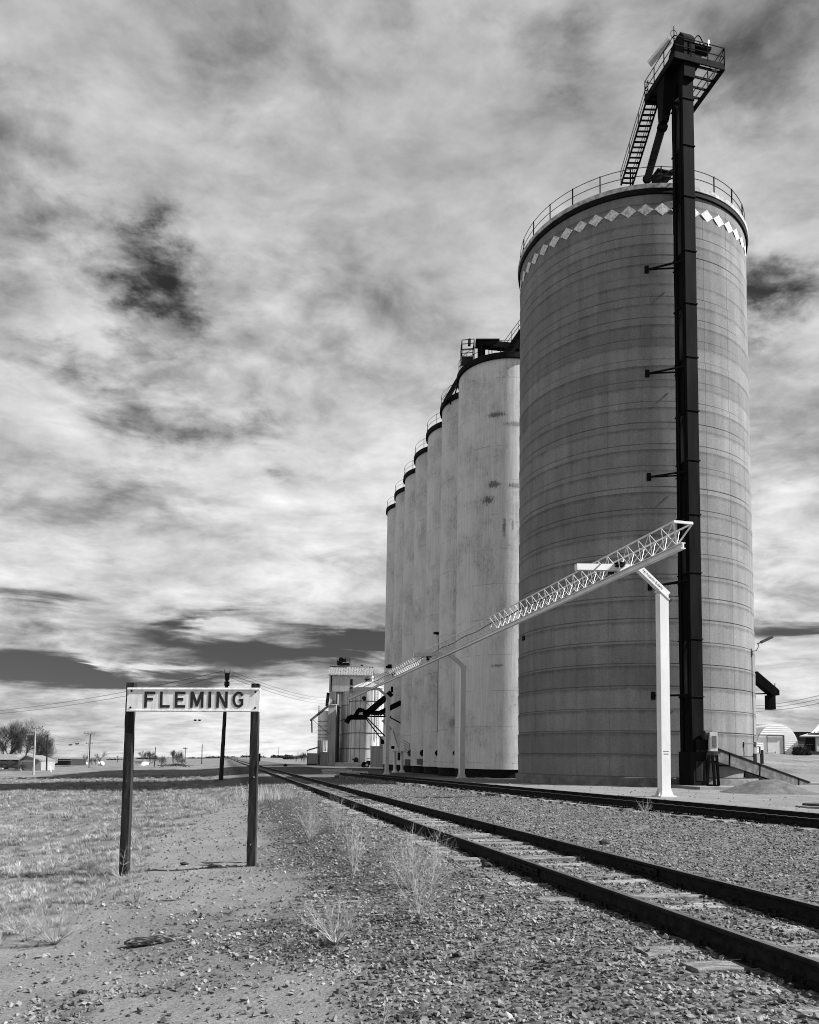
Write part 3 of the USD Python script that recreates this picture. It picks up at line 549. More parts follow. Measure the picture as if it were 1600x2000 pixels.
# ------------------------------------------------------------------ bucket elevator leg beside the big silo
LEGY = 39.1; LB = at_y(1353.3, 1480, LEGY); LB = np.array([LB[0], LB[1], 0])         # its near left corner of the front casing
PADZ = 0.64
def L(n, d, z): return LB + N_ * n + D * d + ZU * z                                   # leg frame: n to the right, d away, z up
AXL = np.array([N_, D, ZU])
def lz(px, py, n=0, d=0): return at_plane(px, py, L(n, d, 0), np.array([0, 1.0, 0]))[2]
WL, CD, GAP = .66, .29, .50
HEADZ = lz(1345, 190)
def bucket_elevator():
    t = thing('bucket_elevator', 'tall black steel bucket elevator leg standing against the grey silo', 'bucket elevator', L(WL / 2, .5, PADZ))
    ztop = lz(1345, 150)
    joints = [lz(1350, y) for y in (1360, 1247, 1117, 1003, 897, 800, 695, 590, 487, 381, 281, 190)]
    for d0, nm in ((0, 'front_casing'), (CD + GAP, 'rear_casing')):
        m = MB(); m.box(L(WL / 2, d0 + CD / 2, (PADZ + ztop) / 2), (WL, CD, ztop - PADZ), AXL); c = part(t, nm, m, 'casing')
        for z in joints:
            m = MB(); m.box(L(WL / 2, d0 + CD / 2, z), (WL + .10, CD + .08, .05), AXL); part(c, 'flange', m, 'black_steel')
    # the web between the two casings: panels set back, angle irons on the edges, cross braces
    zs = [PADZ + .05] + joints
    for i, (z0, z1) in enumerate(zip(zs[:-1], zs[1:])):
        m = MB(); m.box(L(WL / 2, CD + GAP / 2, (z0 + z1) / 2), (WL - .16, GAP + .02, (z1 - z0) - .06), AXL); part(t, 'web_panel', m, 'casing_light' if i % 2 else 'casing')
        m = MB(); m.beam(L(-.012, CD, z1), L(-.012, CD + GAP, z1), .05, .06)
        m.beam(L(-.012, CD, z1 - .1), L(-.012, CD + GAP, z1 - .95), .035, .04); part(t, 'brace', m, 'black_steel')
    for d0 in (CD - .02, CD + GAP + .02):
        m = MB(); m.beam(L(-.02, d0, PADZ), L(-.02, d0, ztop), .07, .05, up=N_); part(t, 'edge_angle', m, 'black_steel')
    # struts back to the silo wall
    for y, tgt in ((505, (1268, 527)), (712, (1267, 730)), (918, (1268, 932)), (1131, (1268, 1146)), (1356, (1272, 1359))):
        z = lz(1320, y); a = silo_ang(tgt[0]); o = np.array([math.cos(a), math.sin(a), 0]); w = np.array([SC[0], SC[1], 0]) + o * SR
        q = w + ZU * at_plane(tgt[0], tgt[1], w, np.array([0, 1.0, 0]))[2]
        m = MB(); m.beam(L(0, CD * .5, z), q, .07, .09).beam(L(0, CD + GAP, z), q + ZU * .0 + o * .02, .06, .07).beam(L(0, .9, z - .05), L(.0, 1.15, z - .05), .05, .05)
        m.box(q + o * .03, (.08, .22, .42), np.array([o, np.array([-o[1], o[0], 0]), ZU]))
        m.beam(L(WL + .04, .12, z), L(WL + .04, 1.3, z), .06, .08)
        part(t, 'wall_strut', m, 'black_steel')
    # boot and inlet hopper
    m = MB(); m.box(L(WL / 2, (2 * CD + GAP) / 2 - .03, PADZ + .85), (WL + .08, 2 * CD + GAP + .22, 1.7), AXL); part(t, 'boot', m, 'black_steel')
    m = MB(); e = .96; z0, z1 = lz(1380, 1493), lz(1390, 1467)
    pts = [L(WL * .2, -.14, z0 - .25), L(WL + .08, -.14, z0), L(WL + .95, -.10, z1), L(WL + .95, .6, z1), L(WL + .08, .6, z0), L(WL * .2, .6, z0 - .25), L(WL * .3, -.14, z1 + .1), L(WL * .3, .6, z1 + .1)]
    m.add(np.array(pts), [[0, 1, 2, 6], [5, 7, 3, 4], [0, 5, 4, 1], [1, 4, 3, 2], [2, 3, 7, 6], [0, 6, 7, 5]]); part(t, 'inlet_hopper', m, 'casing_light')
    m = MB(); m.box(L(WL * .55, -.13, PADZ + .18 + .55), (WL * .82, .06, 1.0), AXL); part(t, 'access_plate', m, 'casing_light')
    # ---- head: platform, rails, head casing, drive, stairs, spout
    pz = lz(1340, 104, -.5, -.1)                                                   # deck level
    fl = at_plane(1317, 104, L(0, -.25, 0), D); fr = at_plane(1415, 117, L(0, -.25, 0), D)
    n0, n1 = (fl - LB) @ N_, (fr - LB) @ N_; pz = fl[2]; d0, d1 = -.25, 2.75
    m = MB(); hb = .30
    for (a, b) in (((n0, d0), (n1, d0)), ((n1, d0), (n1, d1)), ((n1, d1), (n0, d1)), ((n0, d1), (n0, d0))): m.beam(L(*a, pz - .12), L(*b, pz - .12), .07, .24)
    fr_ = part(t, 'platform_frame', m, 'black_steel')
    for k in range(5):
        m = MB(); dd = d0 + (d1 - d0) * (k + .5) / 5; m.beam(L(n0, dd, pz - .1), L(n1, dd, pz - .1), .06, .12); part(fr_, 'joist', m, 'black_steel')
    m = MB(); nm = n0 + (n1 - n0) * .56
    m.box(L((n0 + nm) / 2, (d0 + d1) / 2, pz - .015), (nm - n0, d1 - d0, .05), AXL); part(t, 'deck', m, 'black_steel')
    for (a, b, cnt) in (((n0, d0), (n1, d0), 4), ((n1, d0), (n1, d1), 3), ((n0, d0), (n0, d1), 4), ((n1, d1), (n0, d1), 3)):
        m = MB()
        for hz in (.55, 1.08): m.beam(L(*a, pz + hz), L(*b, pz + hz), .035, .035)
        m.beam(L(*a, pz + .08), L(*b, pz + .08), .02, .14)
        g = part(t, 'hand_rail', m, 'black_steel')
        for k in range(cnt):
            q = k / (cnt - 1); p = L(a[0] + (b[0] - a[0]) * q, a[1] + (b[1] - a[1]) * q, pz - .1); mm = MB(); mm.beam(p, p + ZU * 1.2, .045, .045); part(g, 'rail_post', mm, 'black_steel')
    m = MB(); m.beam(L(n1, d0, pz + 1.05), L(n1 - .05, d1 * .3, pz + .1), .03, .03); part(t, 'diagonal_brace', m, 'black_steel')
    hw = .34; c0 = L(WL / 2, (2 * CD + GAP) / 2, 0); R_ = .78                        # head pulley casing, rounded on top
    ph = Polygon([(-.72, -1.6), (.72, -1.6), (.74, .0), (.74, .75), (.42, 1.25), (-.2, 1.30), (-.72, .9), (-1.0, .2), (-.95, -.6)])
    m = MB(); m.prism(ph, c0 - N_ * hw + ZU * (pz + .55), -D, ZU, N_, 2 * hw); part(t, 'head_casing', m, 'casing')
    # discharge throat going back and down from the head
    th = MB(); q0 = c0 + D * .8 + ZU * (pz + .1); tz = lz(1310, 205)
    a_, b_ = L(-.35, 1.35, tz), L(-.15, 1.2, pz + .1)
    th.add(np.array([b_ + N_ * sx * .45 + D * sy * .42 for sx in (-1, 1) for sy in (-1, 1)] + [a_ + N_ * sx * .2 + D * sy * .2 for sx in (-1, 1) for sy in (-1, 1)]), [[0, 1, 5, 4], [1, 3, 7, 5], [3, 2, 6, 7], [2, 0, 4, 6]]); part(t, 'discharge_throat', th, 'black_steel')
    sp_end = np.array([SC[0] - .6, SC[1] - 1.0, RIM + .45]); sp_end = at_y(1264, 352, SC[1] - 1.6)
    m = MB(); m.tube(a_ + ZU * .1, sp_end, .235, 14); sp = part(t, 'grain_spout', m, 'black_steel', smooth=40)
    for q in (.05, .96):
        m = MB(); p = a_ + (sp_end - a_) * q; dv = (sp_end - a_) / np.linalg.norm(sp_end - a_); m.tube(p, p + dv * .08, .30, 14); part(sp, 'pipe_flange', m, 'black_steel')
    # drive motor and its gear on the deck
    mp = L(WL + .5, .35, pz + 1.0); m = MB(); m.beam(L(WL - .1, .05, pz + .95), L(WL + 1.05, .05, pz + .95), .5, .14).beam(L(WL + .2, .3, pz), L(WL + .2, .3, pz + .95), .16, .16); mt = part(t, 'drive_base', m, 'black_steel')
    m = MB(); m.tube(mp - N_ * .15 + ZU * .18, mp + N_ * .35 + ZU * .18, .24, 14).box(mp + ZU * .5 + N_ * .25, (.3, .28, .2), AXL); part(t, 'drive_motor', m, 'motor', smooth=40)
    m = MB(); m.tube(L(WL + .95, .1, pz + 1.25), L(WL + 1.0, .1, pz + 1.62), .13, 10); part(t, 'white_canister', m, 'white_paint', smooth=40)
    m = MB(); hp = [mp + N_ * (.25 - .09 * k) + ZU * (.55 + .35 * math.sin(k / 6 * math.pi)) - D * .2 for k in range(7)]; m.path(hp, .03, 6); part(t, 'power_hose', m, 'black_steel')
    m = MB(); m.beam(L(n0 - .1, 2.1, pz + 1.55), L(n0 + .55, 1.0, pz + 2.15), .34, .2); part(t, 'belt_guard', m, 'white_paint')
    m = MB(); hc = L(n0 + .75, .9, pz + 2.45)
    for k in range(14): a, b = k / 14 * 2 * math.pi, (k + 1) / 14 * 2 * math.pi; m.tube(hc + N_ * .2 * math.cos(a) + ZU * .26 * math.sin(a), hc + N_ * .2 * math.cos(b) + ZU * .26 * math.sin(b), .016, 5)
    m.tube(hc - ZU * .8, hc + ZU * .5, .025, 5); part(t, 'hoop_aerial', m, 'black_steel')
    # stairs from the back of the platform down to the silo roof
    s0 = L(n0 + .15, d1 + .05, pz); s1 = at_y(1213, 362, SC[1] - 2.3); s1b = at_y(1240, 358, SC[1] - 2.3)
    wv = s1b - s1; wv[2] = 0; wid = .72; wv = wv / np.linalg.norm(wv) * wid; s0 = at_y(1266, 186, L(0, d1, 0)[1])
    m = MB()
    for e in (0, 1): m.beam(s0 + wv * e, s1 + wv * e, .05, .2)
    st = part(t, 'stair_stringer', m, 'black_steel')
    for k in range(17):
        q = (k + .5) / 17; p = s0 + (s1 - s0) * q; m = MB(); m.beam(p, p + wv, .12, .035); part(st, 'tread', m, 'black_steel')
    m = MB()
    for hz in (.5, .95):
        for e in (0, 1): m.beam(s0 + wv * e + ZU * hz, s1 + wv * e + ZU * hz, .035, .035)
    for k in range(4):
        for e in (0, 1): p = s0 + (s1 - s0) * (k / 3) + wv * e; m.beam(p, p + ZU * .95, .035, .035)
    part(t, 'stair_rail', m, 'black_steel')
    # braces from the leg down to the roof, and the small inlet they stand on
    m = MB(); zb = lz(1340, 300); pb = at_y(1277, 352, SC[1] - 4.0)
    m.beam(L(.1, 1.1, zb), pb, .06, .08).beam(L(.4, 1.15, zb - .35), pb + N_ * .5, .06, .08); part(t, 'roof_brace', m, 'black_steel')
    m = MB(); m.box(at_y(1292, 347, SC[1] - 4.2), (.9, .7, .35), AXL).box(at_y(1294, 342, SC[1] - 4.2), (1.1, .8, .08), AXL); part(t, 'roof_inlet', m, 'black_steel')
bucket_elevator()
pad = MB(); p0, p1 = at_z(1312, 1546, .44), at_z(1408, 1547, .44)
pc = L(.55, .55, 0); pad.box((pc[0] + .1, pc[1] - .6, PADZ - .2), (2.75, 3.6, .4), AXL)
solo('concrete_pad', pad, 'concrete', 'low concrete pad under the black elevator leg', 'concrete pad')

# ------------------------------------------------------------------ drag conveyor, guard box, A-frame and pit at the leg's foot
def conveyor():
    a = at_y(1386, 1462, L(0, .3, 0)[1] + .1); b = at_z(1573, 1529, .60); b = at_y(1573, 1529, 50.0)
    t = thing('drag_conveyor', 'long dark steel trough conveyor sloping from the elevator boot to the ground', 'conveyor', (b[0], b[1], b[2] - .2))
    d = (b - a); Lh = np.linalg.norm(d); d /= Lh; s = np.cross(d, ZU); s /= np.linalg.norm(s); u = np.cross(s, d); H, W = .60, .5
    for i, (q0, q1) in enumerate(((0, .42), (.42, .86))):
        m = MB(); m.box(a + d * Lh * (q0 + q1) / 2 - u * H / 2, ((q1 - q0) * Lh - .03, W, H), np.array([d, s, u])); part(t, 'trough', m, 'trough')
    m = MB(); e0, e1 = a + d * Lh * .86, b
    m.add(np.array([e0 + s * W / 2 * sg + u * 0 for sg in (-1, 1)] + [e0 + s * W / 2 * sg - u * H for sg in (-1, 1)] + [e1 + s * W / 2 * sg for sg in (-1, 1)] + [e1 + s * W / 2 * sg - u * .1 for sg in (-1, 1)]), [[0, 4, 5, 1], [2, 3, 7, 6], [0, 2, 6, 4], [1, 5, 7, 3], [4, 6, 7, 5], [0, 1, 3, 2]]); part(t, 'tail_section', m, 'trough')
    m = MB(); m.box(a + d * Lh / 2 + u * .035, (Lh, W + .14, .07), np.array([d, s, u])); part(t, 'cover_flange', m, 'black_steel')
    for q in (.13, .42, .86):
        m = MB(); m.box(a + d * Lh * q - u * H / 2, (.07, W + .1, H + .1), np.array([d, s, u])); part(t, 'rib', m, 'black_steel')
    m = MB(); m.box(a + d * Lh * .50 - u * (H + .16), (Lh * .42, W * .8, .3), np.array([d, s, u])); part(t, 'return_box', m, 'casing')
    g = MB(); gy = L(0, -.4, 0)[1]; pbox(g, 1388, 1430, 1402, 1467, gy, .36); gb = part(t, 'drive_guard', g, 'white_paint')
    g = MB(); pbox(g, 1391.5, 1437.5, 1399.8, 1460, gy - .014, .012); part(gb, 'mesh_window', g, 'pipe_gray')
    g = MB(); mp = at_y(1382, 1434, gy + .3); g.tube(mp - np.array([.16, 0, 0]), mp + np.array([.2, 0, 0]), .19, 14).box(mp - ZU * .22, (.3, .25, .1)); part(t, 'motor', g, 'motor', smooth=40)
    g = MB(); pbox(g, 1362, 1444, 1390, 1464, gy + .25, .6); part(t, 'gear_housing', g, 'black_steel')
conveyor()
af = thing('support_frame', 'black steel A-frame stand under the upper end of the trough conveyor', 'support frame', at_y(1393, 1536, 38.6))
for (xa, xb, dy_) in ((1385, 1381.5, 0), (1400, 1404, 0), (1400, 1404, .5), (1385, 1381.5, .5)):
    m = MB(); m.beam(at_y(xa, 1475, 38.6) + [0, dy_, 0], at_y(xb, 1535, 38.6) + [0, dy_, 0], .10, .12); part(af, 'leg', m, 'black_steel')
m = MB(); m.beam(at_y(1385, 1488, 38.6), at_y(1401, 1488, 38.6), .08, .08); part(af, 'cross_bar', m, 'black_steel')
m = MB(); m.beam(at_y(1381, 1533.5, 38.55), at_y(1404, 1534.5, 38.55), .1, .1); part(af, 'foot_bar', m, 'black_steel')
def heap():
    c = G(1505, 1549); c[2] = float(gz(c[0], c[1])); pk = at_y(1507, 1520, c[1] + .2)[2]; H = pk - c[2]; R0 = 2.45
    rr = np.linspace(0, 1, 30); aa = np.linspace(0, 2 * np.pi, 73)[:-1]; v = [];
    for r in rr:
        for a in aa:
            q = r * R0 * (1 + .16 * math.sin(2 * a + .6) + .06 * math.sin(5 * a)); x, y = c[0] + q * math.cos(a) * 1.0, c[1] + q * math.sin(a)
            hh = H * (math.cos(min(r * 1.02, 1) * math.pi) * .5 + .5) ** .9; v.append([x, y, float(gz(x, y)) - .05 + hh])
    v = np.array(v); v[:, 2] += (meshkit.fbm(v * [3, 3, 0], 4, 2) - .5) * .10
    k = len(aa); f = [[i * k + j, i * k + (j + 1) % k, (i + 1) * k + (j + 1) % k, (i + 1) * k + j] for i in range(len(rr) - 1) for j in range(k)]
    f = np.array(f)[:, ::-1]
    solo('gravel_heap', (v, np.vstack([f[:, [0, 1, 2]], f[:, [0, 2, 3]]])), 'pile', 'mound of fine gravel in front of the trough conveyor', 'gravel heap', smooth=True)
heap()
# electrical stand right of the silo
es = thing('meter_stand', 'dark pipe stand with switch boxes beside the right edge of the grey silo', 'meter stand', at_y(1476, 1494, 43.5))
YS = 43.5
def stick(mb, pts, Y, r): return mb.path([at_y(x, y, Y) for x, y in pts], r, 6)
m = stick(MB(), [(1402, 1452), (1479, 1452.5)], YS - 1.2, .035); ph = part(es, 'pipe_run', m, 'pipe_gray')
for x in (1410, 1452.5, 1475): part(es, 'hanger', stick(MB(), [(x, 1449.5), (x, 1459)], YS - 1.2, .04), 'black_steel')
part(es, 'frame', stick(MB(), [(1466, 1472), (1466.5, 1458.3), (1484.5, 1458.5), (1484.5, 1472)], YS, .045), 'pipe_gray')
part(es, 'switch_box', pbox(MB(), 1461.5, 1469, 1468, 1484, YS - .2, .3), 'dark_wall'); part(es, 'switch_box', pbox(MB(), 1469, 1472, 1478, 1490, YS - .1, .3), 'concrete_dark')
part(es, 'switch_box', pbox(MB(), 1473.5, 1472, 1478.4, 1490, YS - .18, .06), 'dark_wall')
part(es, 'timber_post', pbox(MB(), 1487.3, 1465, 1491.6, 1492, YS + 1, .14), 'pole_wood'); part(es, 'white_cap', pbox(MB(), 1491.8, 1467, 1494, 1475, YS + 1, .12), 'white_paint')
part(es, 'barrier_rail', stick(MB(), [(1480, 1470.5), (1515, 1470.5), (1515, 1468)], YS + 3, .03), 'pipe_gray')
# discharge spout on the far right of the silo
YR = 46.4
sp = thing('discharge_spout', 'black elbow spout hanging from the right side of the grey silo', 'grain spout', at_y(1512, 1385, YR))
m = MB(); m.beam(at_y(1470, 1318, YR), at_y(1512, 1354, YR), .62, .5); part(sp, 'chute', m, 'casing')
m = MB(); m.box(at_y(1513.6, 1353.5, YR), (.34, .5, .30)); part(sp, 'elbow', m, 'black_steel')
m = MB(); pbox(m, 1502, 1357.5, 1515.3, 1385.5, YR - .25, .5); part(sp, 'down_spout', m, 'casing')
m = MB(); m.beam(at_y(1472, 1355.3, YR), at_y(1503, 1354.6, YR), .07, .07).tube(at_y(1513.6, 1352, YR), at_y(1513.8, 1334, YR), .025, 5); part(sp, 'stay_bar', m, 'black_steel')

# ------------------------------------------------------------------ row of white silos
TR = -0.195; DR = np.array([math.sin(TR), math.cos(TR), 0]); NR = np.array([math.cos(TR), -math.sin(TR), 0]); RR, RP, RA, RS = 4.4, 6.63, 21.7, 65.95
RZ = 37.3
BC = [NR * RA + DR * (RS + RP * i) for i in range(7)]
def bin_ang(i, px):
    d = ray(px, 1300.0)[:2]; d = d / np.linalg.norm(d); c = BC[i][:2]; b = c @ d; disc = b * b - c @ c + RR * RR; t = b - math.sqrt(max(disc, 1e-4)); p = d * t - c
    return math.atan2(p[1], p[0])
def wall_point(i, px, py, out=0.05):
    a = bin_ang(i, px); o = np.array([math.cos(a), math.sin(a), 0]); w = BC[i] + o * (RR + out)
    return w + ZU * at_plane(px, py, w, np.array([0, 1.0, 0]))[2], o
WHITE_SPALLS = []
for (x_, y_, k_, w_, h_) in ((965, 810, .3, 1.2, .35), (1003, 828, .5, 1.3, .35), (962, 946, .28, .75, .5), (950, 977, .25, .8, .55), (1002, 948, .45, .9, .3), (983, 1030, .4, .22, 1.2), (1000, 1026, .5, .18, .9), (884, 1412, .6, .8, .7), (972, 1300, .45, .7, .18)):
    WHITE_SPALLS.append((wall_point(0 if x_ > 900 else 1, x_, y_, 0)[0], k_, w_, h_))
M['white_wash'] = whitewash('white_wash')
def white_row():
    g0 = float(gz(BC[0][0], BC[0][1] - 4))
    t = thing('grain_elevator', 'row of tall peeling white concrete silos receding behind the grey silo', 'grain elevator', (BC[3][0], BC[3][1], g0))
    zpl = at_y(950, 1502.5, BC[0][1] - 4.2)[2]
    for i, c in enumerate(BC):
        m = MB(); m.lathe(c[:2], [(RR, zpl), (RR, RZ - .5)], 96); b = part(t, 'silo_bin', m, 'white_wash', smooth=40)
        m = MB(); m.lathe(c[:2], [(RR - .12, g0 - 1.5), (RR - .12, zpl), (RR, zpl)], 72); part(b, 'tarred_base', m, 'tar', smooth=30)
        m = MB(); m.lathe(c[:2], [(RR - .1, RZ - .52), (RR + .22, RZ - .5), (RR + .22, RZ - .02), (RR + .2, RZ), (.02, RZ + .1)], 72); part(b, 'roof_rim', m, 'tar', smooth=30)
        if i < 5:
            a = math.atan2(-NR[1], -NR[0]) + .12; o = np.array([math.cos(a), math.sin(a), 0]); tt = np.array([-o[1], o[0], 0])
    # oval manholes low on the track side
    for i, (x, y) in ((1, (893, 1471)), (2, (857.5, 1471)), (3, (827.2, 1471)), (4, (802.5, 1471))):
        p, o = wall_point(i, x + 3.5, y, .0); tt = np.array([-o[1], o[0], 0]); m = MB(); k = 20; aa = np.arange(k) / k * 2 * np.pi
        hh = 6.8 * p[1] / FPX; ring = p + o * .10 + np.cos(aa)[:, None] * tt * .52 + np.sin(aa)[:, None] * ZU * hh; back = ring - o * .15
        m.add(np.vstack([ring, back, [p + o * .11]]), np.vstack([[[k * 2, q, (q + 1) % k] for q in range(k)], [[q, k + q, (q + 1) % k] for q in range(k)], [[(q + 1) % k, k + q, k + (q + 1) % k] for q in range(k)]])); part(t, 'manhole', m, 'tar')
    # guard rails on the farther roofs
    for i in range(1, 7):
        c = BC[i]; a0 = math.atan2(c[1] * -1, c[0] * -1); aa = np.linspace(a0 - 1.9, a0 - .3, 10); m = MB(); pts = [c + np.array([math.cos(a), math.sin(a), 0]) * (RR + .1) + ZU * RZ for a in aa]
        for hz in (.55, 1.1): m = MB().path([p + ZU * hz for p in pts], .018, 5); g = part(t, 'guard_rail', m, 'black_steel')
        for p in pts[::3]: part(g, 'rail_post', MB().beam(p, p + ZU * 1.12, .045, .045), 'black_steel')
    m = MB(); aa = np.linspace(-3.0, 0, 16); pts = [BC[0] + np.array([math.cos(a), math.sin(a), 0]) * (RR + .1) + ZU * RZ for a in aa]
    for hz in (.55, 1.1): m = MB().path([p + ZU * hz for p in pts], .025, 5); g = part(t, 'guard_rail', m, 'black_steel')
    for p in pts[::2]: part(g, 'rail_post', MB().beam(p, p + ZU * 1.13, .05, .05), 'black_steel')
    # platform and gallery on the first roof
    Y = BC[0][1] - 2.6
    m = MB(); dz = 1.6
    for x in (902.5, 926.5):
        for dd in (0, dz): m.beam(at_y(x, 716, Y) + [0, dd, 0], at_y(x, 660 + (2 if x > 910 else 6), Y) + [0, dd, 0], .07, .07)
    for y0 in (664, 672, 684):
        m.beam(at_y(902.5, y0, Y), at_y(926.5, y0 - 2, Y), .05, .05).beam(at_y(902.5, y0, Y) + [0, dz, 0], at_y(926.5, y0 - 2, Y) + [0, dz, 0], .05, .05)
        for x in (902.5, 926.5): m.beam(at_y(x, y0, Y), at_y(x, y0, Y) + [0, dz, 0], .05, .05)
    pf = part(t, 'platform_tower', m, 'black_steel')
    m = MB(); q = at_y(914, 696, Y); m.box(q + [0, dz / 2, 0], (24 * Y / FPX, dz, .1)); part(pf, 'deck', m, 'concrete_dark'); m = MB(); m.beam(at_y(903, 715, Y), at_y(911, 697, Y), .05, .06).beam(at_y(907, 716, Y), at_y(915, 698, Y), .05, .06); part(pf, 'ladder', m, 'black_steel')
    m = MB(); pbox(m, 914.5, 661, 920, 673, Y + .3, .3); part(pf, 'switch_box', m, 'dark_wall')
    m = MB(); m.beam(at_y(929, 671, Y + .8), at_y(1040, 683, Y + .8), .7, .55); gl = part(t, 'roof_conveyor', m, 'black_steel')
    m = MB(); m.beam(at_y(929, 667.5, Y + .8), at_y(975, 667.5, Y + .8), .9, .12); part(gl, 'cover', m, 'tar')
    m = MB(); pbox(m, 934, 676, 948, 706, Y + .6, .7); part(gl, 'drop_chute', m, 'casing')
    for x in (955, 961, 978, 984, 996):
        m = MB(); m.beam(at_y(x, 683, Y + .6), at_y(x, 706, Y + .6), .07, .07); part(gl, 'leg', m, 'black_steel')
    m = MB(); m.beam(at_y(984, 702, Y + .3), at_y(1030, 636, Y - .6), .6, .55); ic = part(t, 'inclined_conveyor', m, 'black_steel')
    m = MB()
    for hz in (.75, 1.2): m.beam(at_y(986, 690, Y + .3) + ZU * hz, at_y(1030, 630, Y - .6) + ZU * hz, .04, .04)
    for q in (0, .3, .6, .9): p = at_y(986, 690, Y + .3) * (1 - q) + at_y(1030, 630, Y - .6) * q; m.beam(p, p + ZU * 1.2, .04, .04)
    part(ic, 'hand_rail', m, 'black_steel')
    # sloping transfer conveyor between the first roofs
    Y2 = BC[1][1] - 2.5
    m = MB(); m.beam(at_y(869, 786, Y2), at_y(897, 738, Y2), .7, .35); cv = part(t, 'transfer_conveyor', m, 'black_steel')
    m = MB(); m.beam(at_y(884, 786, Y2), at_y(894, 752, Y2), .12, .12).beam(at_y(880, 778, Y2), at_y(880, 790, Y2), .1, .1).beam(at_y(890, 765, Y2), at_y(890, 790, Y2), .1, .1); part(cv, 'brace', m, 'black_steel')
    m = MB(); m.beam(at_y(866, 783, Y2) + ZU * .3, at_y(880, 758, Y2) + ZU * .3, .03, .03); part(cv, 'hand_rail', m, 'black_steel')
    # conduits and boxes on the track side
    def pipe(i, pts, r=.035): part(t, 'conduit', MB().path([wall_point(i, x, y, .09)[0] for x, y in pts], r, 6), 'pipe_gray')
    pipe(2, [(857, 1247), (857, 1431)]); pipe(3, [(832, 1433), (851, 1431.5)]); pipe(3, [(831.5, 1432), (831.2, 1485)]); pipe(4, [(808, 1436), (826, 1433)]); pipe(4, [(807.5, 1435), (807, 1486)])
    for i, x, y in ((4, 804.5, 1489), (3, 828.5, 1488)):
        p, o = wall_point(i, x + 2, y, .35); m = MB(); m.box(p, (.7, .8, .62 * p[1] / 80), np.array([o, np.array([-o[1], o[0], 0]), ZU])); part(t, 'motor_box', m, 'motor')
    p, o = wall_point(6, 764, 1303, .3); m = MB(); m.box(p, (.9, .35, .34), np.array([o, np.array([-o[1], o[0], 0]), ZU])).box(p - o * .1 + ZU * .25, (.5, .3, .25), np.array([o, np.array([-o[1], o[0], 0]), ZU])); part(t, 'flood_lamp', m, 'tar')
    p, o = wall_point(2, 855, 1237, .2); m = MB(); m.box(p, (.6, .4, .2), np.array([o, np.array([-o[1], o[0], 0]), ZU])); part(t, 'flood_lamp', m, 'tar')
    p, o = wall_point(2, 884, 1412, .02); m = MB(); m.box(p, (.03, .7, .62), np.array([o, np.array([-o[1], o[0], 0]), ZU])); part(t, 'patched_opening', m, 'concrete')
white_row()

